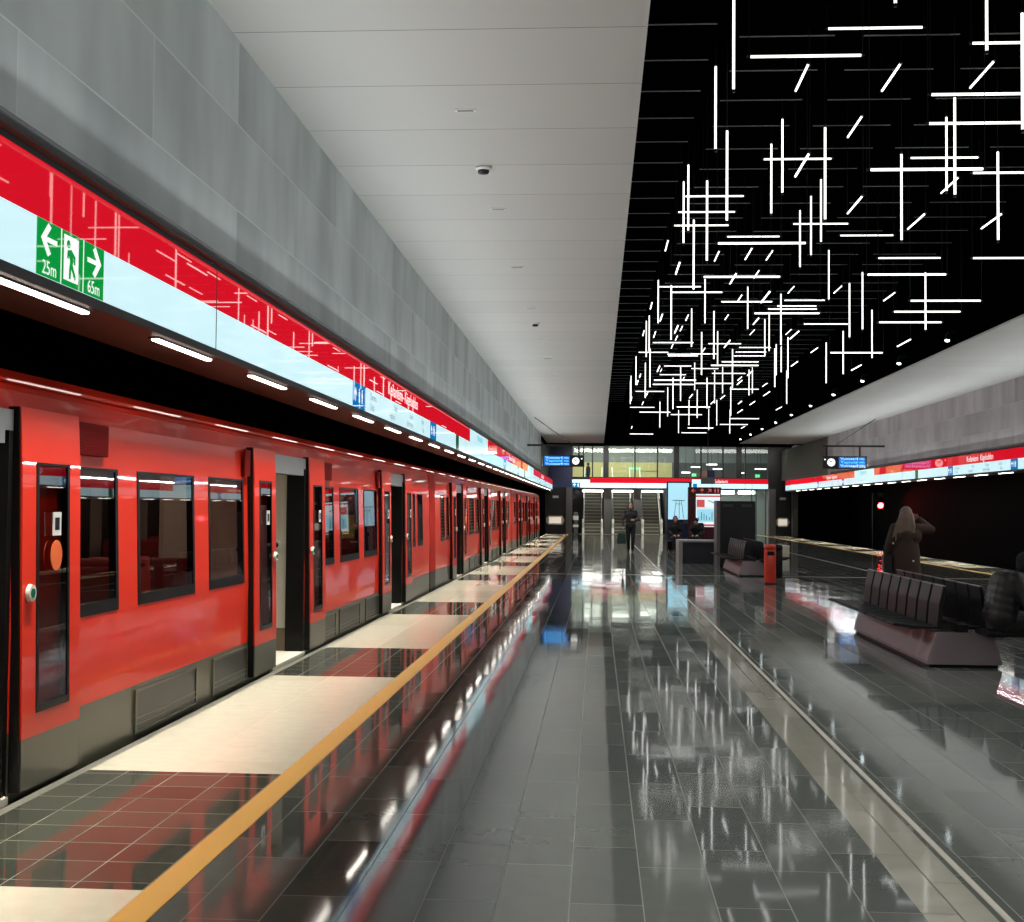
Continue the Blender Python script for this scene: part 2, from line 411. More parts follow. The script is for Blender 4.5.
w = MB(); w.box(XE_R, 14.9, YA, 84, -1.35, -1.2); struct('floor_track_right', w, 'track_bed')
for xr in (12.0, 13.45):
    r = MB(); r.prism([(xr-.07, -1.2), (xr+.07, -1.2), (xr+.07, -1.17), (xr+.015, -1.15), (xr+.015, -1.09), (xr+.036, -1.07), (xr+.036, -1.04), (xr-.036, -1.04), (xr-.036, -1.07), (xr-.015, -1.09), (xr-.015, -1.15), (xr-.07, -1.17)], 'y', YA, 84)
    o = r.build('track_rail', 'rail_steel'); tag(o, 'steel running rail on the empty right-hand track, %s the platform' % ('nearer' if xr < 13 else 'farther from'), 'rail', 'right track rails')
c = MB(); c.box(XS_L, VXL, YA, YB, ZC, ZC+.04); c.box(VXL-.012, VXL, YA, YB, ZC-.012, ZC+.04); struct('ceiling_left', c, 'ceiling_panel')
c = MB(); c.box(VXR, XS_R, YA, YB, ZC, ZC+.04); struct('ceiling_right', c, 'ceiling_panel')
c = MB(); c.box(-6.9, XS_L-.5, YA, YEND+6, 4.4, 4.5); struct('ceiling_tunnel_left', c, 'tunnel_black')
c = MB(); c.box(XS_R+.5, 14.9, YA, YEND+6, 4.4, 4.5); struct('ceiling_tunnel_right', c, 'tunnel_black')
# black light well
c = MB(); c.box(VXL-.06, VXR+.06, YA, YB, ZV+.06, ZV+.12)
for q in range(-3, 56):
    y = 14.953+(q)*1.2115-6*1.2115
    if YA < y < YB:
        for j, (x0, x1) in enumerate(((VXL, 1.35), (1.65, 2.765), (3.11, 4.22), (4.56, 5.67), (6.0, 7.35))):
            yy = y+(.43 if j in (1,) else .45 if j in (2, 3, 4) else 0)
            c.box(x0, x1, yy-.009, yy+.009, ZV, ZV+.01, 1)
struct('ceiling_black', c, ['void_black', 'void_slat'])
w = MB(); w.box(VXL-.06, VXL-.02, YA, YB, ZC+.04, ZV+.1); struct('wall_well_left', w, 'void_black')
w = MB(); w.box(VXR+.02, VXR+.06, YA, YB, ZC+.04, ZV+.1); w.box(VXR-.12, VXR+.02, YA, YB, 5.42, 5.5); struct('wall_well_right', w, 'void_black')
w = MB(); w.box(VXL-.06, VXR+.06, YB, YB+.1, ZC, ZV+.1); w.box(VXL, VXR, YB, YEND+.3, ZC+.28, ZC+.36); struct('wall_well_end', w, 'void_black')
w = MB(); w.box(XS_L-.2, VXL, YB, YB+.06, ZC-.06, ZC+.3); w.box(VXR, XS_R+.3, YB, YB+.06, ZC-.06, ZC+.3)
w.box(XS_L-.6, VXL, YB, YEND+.3, ZC+.25, ZC+.36); w.box(VXR, XS_R+.6, YB, YEND+.3, ZC+.25, ZC+.36); struct('ceiling_end', w, 'void_black')

# ------------------------------------------------------------------ long line signs
def arrow(mb, cx, cy, s, ang, w0, w1, mi):
    p = [(-.5, -.07), (.22, -.07), (-.08, -.37), (.1, -.47), (.56, 0), (.1, .47), (-.08, .37), (.22, .07), (-.5, .07)]
    ca, sa = math.cos(ang), math.sin(ang)
    mb.poly([(cx+s*(x*ca-y*sa), cy+s*(x*sa+y*ca)) for x, y in p], w0, w1, mi)
def disc(mb, cx, cy, r, w0, w1, mi, n=14): mb.poly([(cx+r*math.cos(2*PI*i/n), cy+r*math.sin(2*PI*i/n)) for i in range(n)], w0, w1, mi)
def lift_icon(mb, cx, cy, s, w, mi):
    disc(mb, cx, cy+.36*s, .09*s, .001, w, mi)
    mb.poly([(cx-.16*s, cy+.24*s), (cx-.16*s, cy-.05*s), (cx-.09*s, cy-.05*s), (cx-.09*s, cy-.42*s), (cx+.09*s, cy-.42*s), (cx+.09*s, cy-.05*s), (cx+.16*s, cy-.05*s), (cx+.16*s, cy+.24*s)], .001, w, mi)

def line_sign(side):
    left = side == 'left'
    X = XS_L if left else XS_R
    sg = -1 if left else 1
    L = 79.
    th = thing('station_line_sign', ('long red and white illuminated line sign band above the red train' if left else 'long red and white illuminated line sign band along the right wall above the empty track'), 'sign', (X, 30, 2.58), 0, None)
    u = (0, 1, 0) if left else (0, -1, 0)
    base = frame((X, 0, 0), u, (0, 0, 1), (1, 0, 0) if left else (-1, 0, 0))
    U = (lambda y: y) if left else (lambda y: -y)
    ye = L if left else 74.5
    b = MB(); b.prism([(X, 2.58), (X+sg*.52, 2.58), (X+sg*.52, 2.66), (X+sg*.3, 3.20), (X-sg*.0, 3.20)], 'y', YA, ye, 0)
    b.build('housing', 'soffit', th)
    def part(name, mats, fn, parent=th):
        m = MB(); m.x = base; fn(m); return m.build(name, mats, parent)
    def rng(m, y0, y1, z0, z1, w0, w1, mi=0):
        a, c = sorted((U(y0), U(y1))); m.box(a, c, z0, z1, w0, w1, mi)
    if left: whole = [(26.9, 31.3), (49.7, 54.0)]; blues = [(13.89, 14.68), (20.44, 21.2), (36.7, 37.5), (43.2, 43.9), (59.6, 60.4), (66, 66.8)]; texts = [(14.68, 20.44), (37.5, 43.2), (60.4, 66)]; greens = [(24.2, 24.7), (47.2, 47.7)]; titles = [(16.25, 18.95), (39.0, 41.7), (61.7, 64.4)]; seams = [8.83, 26.0, 32.3, 34.5, 46, 56, 58, 69, 72, 75]
    else: whole = [(50.9, 54.7)]; blues = [(33.72, 34.3), (39.77, 40.32), (57.0, 57.5), (63.4, 63.9)]; texts = [(34.3, 39.77), (57.5, 63.4)]; greens = [(44.0, 44.4)]; titles = [(35.8, 38.3), (58.7, 61.3)]; seams = [29.5, 46.2, 48.5, 56, 58.2, 66, 69.5, 72]
    if left: texts_a = [('M1 M2', 'Otaniemi', 'Otnäs'), ('M2', 'Tapiola', 'Hagalund')]
    # red band split around the white full-height panels
    def red(m):
        y = YA
        for a, c in whole: rng(m, y, a, 2.905, 3.178, -.01, .004); y = c
        rng(m, y, ye, 2.905, 3.178, -.01, .004)
    part('red_band', 'sign_red', red)
    part('white_band', 'sign_white', lambda m: rng(m, YA, ye, 2.63, 2.905, -.01, .004))
    for a, c in whole:
        p = part('white_panel', 'sign_white', lambda m: rng(m, a+.01, c, 2.905, 3.178, -.01, .0045))
        def art(m):
            d = (c-a)
            rng(m, a+d*.36, a+d*.68, 3.0, 3.12, .004, .006); rng(m, a+d*.2, a+d*.8, 2.93, 2.945, .004, .006); rng(m, a+d*.55, a+d*.72, 2.75, 2.78, .004, .006)
        part('panel_artwork', 'sign_cyan', art, p)
    def trims(m):
        rng(m, YA, ye, 3.178, 3.206, -.02, .006); rng(m, YA, ye, 2.582, 2.63, -.02, .004)
        for q in seams: rng(m, q-.008, q+.008, 2.63, 3.178, 0, .0052)
    part('dark_trim', 'wall_edge_dark', trims)
    for a, c in blues:
        p = part('blue_panel', 'sign_blue', lambda m: rng(m, a, c, 2.63, 2.905, -.01, .006))
        lo = min(U(a), U(c)); d = abs(c-a)
        part('arrow_symbol', 'sign_lettering', lambda m: arrow(m, lo+d*.2, 2.77, .14, PI/2, .006, .008, 0), p)
        for q in (.48, .7): part('lift_symbol', 'sign_lettering', lambda m: (setattr(m, 'x', base @ Matrix.Translation((0, 0, .006))), lift_icon(m, lo+d*q, 2.77, .18, .003, 0)), p)
    for a, c in texts:
        lo = min(U(a), U(c)); d = abs(c-a)
        for z, row in ((2.825, (('Otaniemi', .05), ('Otnäs', .36), ('Tapiola', .6), ('Raide', .82))), (2.705, (('Otnäs', .05), ('Hagalund', .3), ('Björnholmen', .56), ('Spår', .84)))):
            for t_, q in row: part('direction_text', 'sign_grey_text', lambda m: m.text(t_, .115, lo+d*q, z, .007))
    for a, c in greens: part('green_mark', 'sign_dark_green', lambda m: rng(m, a, c, 2.63, 2.905, 0, .006))
    for a, c in titles:
        lo = min(U(a), U(c)); d = abs(c-a)
        part('station_name', 'sign_lettering', lambda m: m.text('Keilaniemi', .24, lo, 3.04, .006, width=d*.45))
        part('station_name', 'sign_lettering', lambda m: m.text('Kägeludden', .24, lo+d*.53, 3.04, .006, width=d*.47))
    if left:
        gp = part('exit_panel', 'sign_green', lambda m: rng(m, 5.93, 6.76, 2.632, 2.903, 0, .007))
        def ex(m):
            a, d = 5.93, .83/3
            for q in (1, 2): m.box(a+d*q-.004, a+d*q+.004, 2.632, 2.903, .006, .0085)
            arrow(m, a+d*.5, 2.815, .17, PI, .006, .0095, 0); arrow(m, a+d*2.5, 2.815, .17, 0, .006, .0095, 0)
            m.text('25m', .095, a+d*.5, 2.675, .0095, 'CENTER'); m.text('65m', .095, a+d*2.5, 2.675, .0095, 'CENTER')
            m.box(a+d*1.12, a+d*1.76, 2.66, 2.885, .006, .009)
        part('exit_symbols', 'sign_lettering', ex, gp)
        def man(m):
            x, z = 5.93+.83/3*1.42, 2.77
            disc(m, x-.035, z+.072, .021, .008, .011, 0)
            m.poly([(x-.045, z+.04), (x+.0, z+.05), (x+.028, z+.0), (x+.018, z-.025), (x-.012, z-.01)], .008, .011)
            m.poly([(x-.045, z+.04), (x-.05, z+.0), (x-.035, z-.002), (x-.03, z+.03)], .008, .011)
            m.poly([(x-.0, z+.05), (x+.05, z+.02), (x+.05, z-.02), (x+.035, z-.02), (x+.033, z+.008), (x+.0, z+.03)], .008, .011)
            m.poly([(x-.012, z-.008), (x+.018, z-.025), (x+.062, z-.085), (x+.045, z-.098), (x+.0, z-.04)], .008, .011)
            m.poly([(x-.012, z-.008), (x+.008, z-.02), (x+.0, z-.06), (x-.005, z-.1), (x-.025, z-.1), (x-.022, z-.05)], .008, .011)
        part('exit_figure', 'sign_green', man, gp)
    return th
line_sign('left'); line_sign('right')
def area(loc, rot, sx, sy, e, col=(1, 1, 1), name='bare_area_light'):
    l = bpy.data.lights.new(name, 'AREA'); l.shape = 'RECTANGLE'; l.size = sx; l.size_y = sy; l.energy = e; l.color = col
    o = bpy.data.objects.new(name, l); C.objects.link(o); o.location = loc; o.rotation_euler = rot; return o
# added fill lamps, hidden by a lip atop both signs, to brighten walls and ceilings
FILL_POWER = 11.5
for side, X, sg in (('left', XS_L, 1), ('right', XS_R, -1)):
    L1 = 60.
    m = MB(); m.box(min(X, X+sg*.085), max(X, X+sg*.062), YA, L1, 3.206, 3.212); a, b = sorted((X+sg*.033, X+sg*.037)); m.box(a, b, YA, L1, 3.212, 3.285); a, b = sorted((X+sg*.056, X+sg*.062)); m.box(a, b, YA, L1, 3.212, 3.226)
    o = m.build('fill_lamp_lip', 'wall_edge_dark'); tag(o, 'slim dark lip added to hide fill lamps atop the %s line sign' % side, 'light cove', 'added fill lamp shields')
    k = 0; y = YA
    EDGE = 9.6
    for j in range(7):
        d7 = (76.-YA)/7
        q = area((X+(-.085 if sg > 0 else .085), YA+d7*(j+.5), 2.556), (0, 0, PI/2), d7*.99, .03, EDGE*d7, (1, .96, .88), 'under_sign_beam'); q.data.spread = math.radians(66)
    while y < L1-.1:
        d = (L1-YA)/7
        q = area((X+sg*.046, y+d/2, 3.234), (0, 0, 0), d*.99, .018, FILL_POWER*d, (.93, .985, 1), 'added_fill_lamp')
        n = Vector((sg*math.cos(math.radians(20)), 0, math.sin(math.radians(20))))
        z = -n; xx = Vector((0, 1, 0)); yy = z.cross(xx) * -1
        yy = (-n).cross(xx)
        mt_ = Matrix((( xx.x, yy.x, -n.x), (xx.y, yy.y, -n.y), (xx.z, yy.z, -n.z)))
        q.rotation_euler = mt_.to_euler(); y += d

# platform-edge strip lamps under both signs
lamp0 = None
for side, X, y0 in (('left', -2.735, 7.93), ('right', 10.735, 7.93)):
    k = 0; y = y0-2.3
    n = 0
    while y < (76 if side == 'left' else 72):
        if side == 'left' or y > 12:
            if lamp0 is None:
                b = MB(); b.bbox(-.024, .024, -.56, .56, -.02, 0, .006, 0)
                lamp0 = b.build('under_sign_lamp', 'strip_glow', None, local=True)
                h = MB(); h.box(-.032, .032, -.59, .59, -.008, .0); h.build('lamp_housing', 'dark_metal', lamp0, local=True); o = lamp0
            else: o = copy_tree(lamp0)
            o.location = (X, y+.56, 2.579)
            tag(o, 'white strip lamp under the %s-hand line sign, %s one from the camera' % (side, ordn(n)), 'lamp', 'strip lamps under the line signs')
            n += 1
        y += 2.215

# ------------------------------------------------------------------ hanging light tubes
TV = [(733.7, -12, 91.7), (715.6, 64, 151), (727, 128.3, 222.6), (782.4, 117, 194.4), (825.1, 125, 221.4), (895.3, -84, 6), (986.6, -38, 53), (946.5, 115, 192.7),
 (954.8, 95, 196.7), (1022.5, 10, 132), (901.5, 152, 242), (998, 149.5, 242), (925.5, 271, 331), (683.6, 180, 244.6), (688.3, 163, 232), (707, 178.6, 262.5),
 (693.7, 218, 291), (771.3, 142, 215), (800, 208.8, 268.3), (811, 194.4, 256.6), (821, 177.7, 243.3), (828.8, 248.7, 300.6), (658.2, 278.8, 324.3), (671.2, 284, 341),
 (705, 277.7, 324.3), (691.6, 307.5, 347.7), (646.3, 320, 357.8), (649.2, 314.6, 352), (650, 348, 388), (747.7, 285.6, 330), (780.9, 292.5, 346), (781.2, 334, 373),
 (713.9, 310, 360), (764.8, 318.4, 356.4), (769.2, 313.6, 351.8), (636, 355.6, 385.5), (631, 375, 400), (630.3, 380, 404.7), (645.3, 362, 398.7), (680.6, 366, 401.7),
 (673, 377, 409.8), (667.7, 386.8, 417), (694.7, 362, 390.8), (701.6, 331, 375.8), (697.2, 389, 418.6), (707, 377, 409), (717.6, 330.4, 365), (732.5, 348.3, 388.4),
 (749, 368.9, 396), (752.4, 366.4, 393.8), (722.6, 366.4, 393.8), (714.6, 369.4, 404), (776.2, 343.4, 376), (774.8, 347.7, 387.9), (787.9, 336.3, 379), (786.7, 370, 404.4),
 (730.8, 386, 416.4), (729.8, 409, 434), (716.8, 399.3, 426), (708.8, 408, 430.5), (659.9, 401, 428), (678.6, 409.6, 433.7), (689, 399.3, 425.7), (849.5, 281.7, 338.4),
 (862.5, 270.7, 330.5), (872, 308.8, 359), (843.2, 330, 375), (826.2, 341.6, 384)]
TH = [(748, 864, 56), (826, 925, 28), (970, 1080, 42.5), (929, 1044, 94), (926.7, 1036, 123), (909, 980, 157.7), (868, 986, 169.3), (971, 1061, 172.6), (839, 895, 235.4),
 (877, 942, 258), (971.4, 1046, 258), (865.8, 948, 274.5), (684, 745.4, 196.2), (677, 736.5, 212), (673, 730, 225.4), (762.2, 833.2, 159), (792, 849.6, 223.8), (726, 781, 236.6),
 (716, 808, 243.2), (658, 702, 286.7), (669.3, 723.6, 292.3), (702, 782, 276.8), (720.3, 773.4, 301.7), (783.5, 825.8, 300.3), (776.3, 817.5, 306), (767, 818, 309), (753, 821, 313.3),
 (803, 849, 324), (652, 694.3, 342.6), (638, 669, 352.3), (666.6, 699, 354.2), (667.5, 698.5, 355.9), (690, 717.3, 353.9), (635, 664.8, 391.4), (663.5, 692, 366), (659, 686.4, 374.7),
 (653.2, 697, 380.2), (652, 694.3, 384.4), (694.7, 734, 383.4), (690.7, 719, 368.6), (707.8, 741.8, 343.7), (738.5, 771.6, 347.5), (735, 767, 352), (733, 766, 355.9), (721, 759.4, 361.8),
 (710, 759.4, 365.4), (711.4, 746, 373.4), (729.3, 759.4, 389.2), (729.3, 759.6, 418.6), (719.3, 748.3, 424.5), (629.6, 655, 407.3), (638.8, 671, 412.2), (670.3, 702.5, 414.6),
 (676, 710.8, 407), (687, 714, 428), (681, 707, 432.8), (629.3, 653.7, 434), (829.3, 883.8, 352.7), (909, 982.4, 300.7), (892.6, 962, 311.7), (877.7, 943, 322.3)]
TD = [(809, 62.5, 795.5, 91.4), (863, 115, 847.3, 137.5), (901.5, 62.5, 881.5, 91.4), (995, 59.4, 970, 88.6), (959.7, 176.9, 940.5, 193), (926, 212.7, 907.6, 229.3), (1003, 212.7, 981, 229),
 (809.7, 152, 795.3, 177), (863.6, 195.5, 847, 213.4), (752, 246.8, 745.7, 260), (773.7, 249.8, 765.8, 260), (668.3, 239.2, 665.3, 251), (680.7, 261, 675.3, 274), (652.5, 301.6, 650.1, 309),
 (662.8, 313, 660, 321), (688.9, 314, 685.6, 320.5), (678.7, 324.4, 674.5, 333), (682.8, 325.3, 680.2, 331), (655.6, 331.4, 653.6, 337.6), (644.2, 330.5, 642.7, 335.8), (677.3, 335.6, 675.5, 340.7),
 (672.9, 344, 671.4, 348.3), (720, 250.4, 714, 261), (737, 272.5, 729.8, 283.8), (759.6, 269.5, 753.7, 278.5), (794.8, 285.4, 788, 293.4), (771, 290.4, 760.8, 302.5), (742.3, 294, 738, 301),
 (729, 314, 724.8, 319.6), (759.3, 317, 753.3, 324.7), (640.8, 373.8, 639.5, 377.6), (638.5, 380.6, 636.3, 384.6), (648, 392, 646.2, 395.6), (659.5, 365.7, 657.6, 371.9), (661.7, 368.8, 660.4, 371.9),
 (705.3, 348, 702.2, 351.8), (684.6, 377, 682.6, 379.8), (692.8, 394.4, 689.3, 397.8), (754.8, 329.8, 749.7, 334.7), (730.4, 340.3, 724, 347.4), (752.9, 371, 747.2, 375.4), (742, 377, 737.4, 380.3),
 (742.3, 380.3, 736.9, 384.6), (767.2, 383.3, 762.4, 386.4), (770, 391.6, 763.4, 395.7), (791.6, 329.3, 785.7, 334.5), (799, 331, 790, 339), (798, 361.6, 791, 366), (725, 395.4, 720.4, 399),
 (742, 401.3, 737.9, 403.7), (742.7, 409.8, 737.4, 412.7), (755, 401.3, 749.8, 404.9), (781.8, 407, 776, 409.8), (745, 426.3, 741.2, 428.4), (715, 400.8, 710.5, 403.7), (632.5, 426.4, 631, 428.4),
 (643.4, 401.7, 642, 404.7), (631.8, 397, 630.5, 402), (842.7, 285.4, 833.6, 293.2), (896, 291.7, 883.5, 301), (818, 348, 810.6, 352.3), (861.6, 365, 851.2, 370.3), (910.9, 339.4, 897, 346.4)]
TL = 1.15
tubes = []
ZMAX = 6.95
for x, ya, yb in TV:
    ra, rb = ray(x, ya), ray(x, yb)
    Y = TL/(ra[2]/ra[1]-rb[2]/rb[1])
    Y = min(Y, 67.5, (ZMAX-H)*ra[1]/ra[2]); Y = min(Y, 7.1*rb[1]/rb[0])
    Y = max(Y, .42*rb[1]/rb[0])
    a, b = atY(x, ya, Y), atY(x, yb, Y); xm = (a[0]+b[0])/2
    tubes.append(('v', (xm, Y, b[2]), (xm, Y, a[2]), x, (ya+yb)/2))
for xa, xb, y in TH:
    ra, rb = ray(xa, y), ray(xb, y); xm = (xa+xb)/2; rm = ray(xm, y)
    Y = TL/(rb[0]/rb[1]-ra[0]/ra[1])
    Y = min(Y, 67.5, (ZMAX-H)*rm[1]/rm[2]); Y = min(Y, 7.3*rb[1]/rb[0])
    Y = max(Y, .4*ra[1]/ra[0])
    a, b, m_ = atY(xa, y, Y), atY(xb, y, Y), atY(xm, y, Y)
    tubes.append(('h', (a[0], Y, m_[2]), (b[0], Y, m_[2]), xm, y))
for x0, y0, x1, y1 in TD:
    r0, r1 = ray(x0, y0), ray(x1, y1)
    # along the hall: same X and Z at both ends; R from the length
    q0 = math.hypot(r0[0]/r0[1], r0[2]/r0[1]); q1 = math.hypot(r1[0]/r1[1], r1[2]/r1[1])
    R = TL/(1/q1-1/q0)
    rm = ray((x0+x1)/2, (y0+y1)/2); tx, tz = rm[0]/rm[1], rm[2]/rm[1]; q = math.hypot(tx, tz)
    h = R*tz/q
    h = max(3.55, min(h, 5.25, 7.1*tz/tx)); R = h*q/tz
    Ya, Yb = R/q0, R/q1
    if Yb > 67.6: s = 67.6/Yb; Ya *= s; Yb *= s; R *= s
    xx, zz = R*tx/q, H+R*tz/q
    tubes.append(('d', (xx, Ya, zz), (xx, Yb, zz), (x0+x1)/2, (y0+y1)/2))
_m = MB(); _m.cyl((0, 0, -.5), (0, 0, .5), .0135, .0135, 10); TUBE = _m.mesh('glow_tube', 'tube_light', True)
_m = MB(); _m.cyl((0, 0, -.02), (0, 0, .02), .017, .012, 8); CAP = _m.mesh('end_cap', 'dark_metal')
_m = MB(); _m.cyl((0, 0, 0), (0, 0, 1), .0035, .0035, 5); WIRE = _m.mesh('wire', 'dark_metal')
words = {'v': 'upright', 'h': 'crosswise', 'd': 'lengthwise'}
bands = {0: 'high in the photo', 1: 'halfway down the black ceiling', 2: 'in the far cluster'}
grp = {}
for i, (k, a, b, px, py) in enumerate(tubes): grp.setdefault((k, 0 if py < 215 else 1 if py < 330 else 2), []).append((px, py, i))
rank = {}
for key, l in grp.items():
    for j, (px, py, i) in enumerate(sorted(l)): rank[i] = (key, j)
for i, (k, a, b, px, py) in enumerate(tubes):
    a, b = Vector(a), Vector(b); mid = (a+b)/2; L = (b-a).length
    (kk, bd), j = rank[i]
    th = thing('hanging_light_tube', '%s light tube, %s from left among %s tubes %s' % (words[k], ordn(j), words[k], bands[bd]), 'light tube', mid, 0, 'light tubes hanging in the black ceiling')
    rot = {'v': (0, 0, 0), 'h': (0, PI/2, 0), 'd': (PI/2, 0, 0)}[k]
    def inst(name, me, loc, rot=(0, 0, 0), sc=(1, 1, 1)):
        o = bpy.data.objects.new(name, me); C.objects.link(o); o.parent = th; o.location = loc; o.rotation_euler = rot; o.scale = sc; return o
    inst('glow_tube', TUBE, (0, 0, 0), rot, (1, 1, L-.05))
    d = (b-a).normalized()
    if bd < 2:
        inst('end_cap', CAP, d*(L/2-.01), rot); inst('end_cap', CAP, -d*(L/2-.01), rot)
    if k == 'v': inst('wire', WIRE, (0, 0, L/2), sc=(1, 1, max(.02, ZV+.06-b.z)))
    else:
        for s_ in (-1, 1): inst('wire', WIRE, d*s_*(L/2-.012), sc=(1, 1, max(.02, ZV+.06-mid.z)))

# spotlights along the right edge of the light well
def aim(o, p, q): o.rotation_euler = (Vector(q)-Vector(p)).to_track_quat('-Z', 'Y').to_euler()
ld = bpy.data.lights.new('spot_beam', 'SPOT'); ld.energy = 620; ld.spot_size = math.radians(95); ld.spot_blend = .6; ld.shadow_soft_size = .06; ld.color = (.97, .985, 1)
ld2 = ld.copy(); ld2.energy = 170; ld2.color = (1, .96, .98)
def spot_light(p, q, l=None):
    o = bpy.data.objects.new('spot_beam', l or ld); C.objects.link(o); o.location = p; aim(o, p, q)
first = None
for n in range(11):
    y = 27.3+n*4.31-(0 if n < 9 else 0)
    if y > 67: break
    if first is None:
        th = thing('spotlight', '', 'spotlight', (7.22, y, 5.2), 0)
        m = MB(); m.cyl((0, 0, .0), (-.03, -.05, -.13), .05, .056, 14); m.build('lamp_head', 'dark_metal', th, local=True)
        m = MB(); m.cyl((-.0305, -.051, -.1305), (-.032, -.0535, -.137), .049, .045, 14); m.build('lens', 'spot_glow', th, local=True)
        m = MB(); m.box(-.012, .16, -.012, .012, .03, .055); m.box(-.012, .012, -.012, .012, -.03, .05); m.build('bracket', 'dark_metal', th, local=True)
        first = th
    else: th = copy_tree(first); th.location = (7.22, y, 5.2)
    tag(th, 'small white spotlight above the right ceiling edge, %s from the camera' % ordn(n), 'spotlight', 'spotlights along the right ceiling edge')
for n in range(17):
    y = -3+n*4.31
    spot_light((7.15, y, 5.05), (5.6, y+.2, 0), ld2)
    spot_light((.5, y, 6.2), (-.6, y+.2, 0))

# ceiling fittings
def detector(x, y, lab):
    th = thing('smoke_detector', lab, 'smoke detector', (x, y, ZC-.06))
    m = MB(); m.lathe([(.02, -.012), (.05, -.005), (.058, .012), (.058, .028)], n=18); m.build('sensor_head', 'dark_metal', th, True, True)
    m = MB(); m.lathe([(.07, .028), (.08, .04), (.08, .06)], n=18); m.build('mounting_plate', 'white_plastic', th, True, True)
detector(-1.16, 12.9, 'grey smoke detector on the left white ceiling, nearest the camera')
detector(-1.16, 23.9, 'small smoke detector far along the left white ceiling')
slot0 = None
for side, x, ys in (('left', -1.15, (11.0, 14.7, 18.3, 22.1, 26, 29.6, 33.3, 37)), ('right', 8.95, (33.6, 44.0))):
    for n, y in enumerate(ys):
        if slot0 is None:
            slot0 = thing('ceiling_slot', '', 'ceiling slot', (x, y, ZC))
            m = MB(); m.bbox(-.09, .09, -.03, .03, -.012, .002, .004); m.build('slot_frame', 'white_plastic', slot0, local=True)
            m = MB(); m.box(-.07, .07, -.016, .016, -.0135, -.006); m.build('slot_opening', 'dark_metal', slot0, local=True); o = slot0
        else: o = copy_tree(slot0); o.location = (x, y, ZC)
        tag(o, 'small dark slot fitting in the white %s ceiling, %s from the camera' % (side, ordn(n)), 'ceiling slot', 'slot fittings in the white ceilings')

# ------------------------------------------------------------------ metro train
CARL = 22.74
ZP = [(-.14, -.0), (.34, 0), (.9, 0), (1.8, -.0262), (2.02, -.0325), (2.15, -.058), (2.23, -.115), (2.29, -.21), (2.32, -.35), (2.34, -.8), (2.34, -1.6)]
def lean(z):
    for (z0, x0), (z1, x1) in zip(ZP, ZP[1:]):
        if z0 <= z <= z1: return x0+(x1-x0)*(z-z0)/(z1-z0) if z1 > z0 else x0
    return 0
def grid_panel(mb, ys, zs, hole, xo, th, fx, mi):
    """outer + inner skins on a y/z grid with holes and their reveals"""
    for i in range(len(ys)-1):
        for j in range(len(zs)-1):
            if hole(i, j): continue
            y0, y1, z0, z1 = ys[i], ys[i+1], zs[j], zs[j+1]
            o = [(fx(z0)+xo, y0, z0), (fx(z0)+xo, y1, z0), (fx(z1)+xo, y1, z1), (fx(z1)+xo, y0, z1)]
            n = [(p[0]-th, p[1], p[2]) for p in o]
            m = mi(i, j)
            mb.add(o, [(0, 1, 2, 3)], m); mb.add(n, [(3, 2, 1, 0)], m)
            for di, dj, e in ((-1, 0, (3, 0)), (1, 0, (1, 2)), (0, -1, (0, 1)), (0, 1, (2, 3))):
                a, b = i+di, j+dj
                if a < 0 or b < 0 or a >= len(ys)-1 or b >= len(zs)-1 or hole(a, b):
                    mb.add([o[e[0]], o[e[1]], n[e[1]], n[e[0]]], [(0, 1, 2, 3)], m)
half = .70
dc = [4.47, 11.37, 18.27]             # door centres inside a car
dc = [c_-.02 for c_ in dc]
wins = [(.85, 1.555, 0), (1.91, 3.15, 0), (3.52, 4.55, 0)]
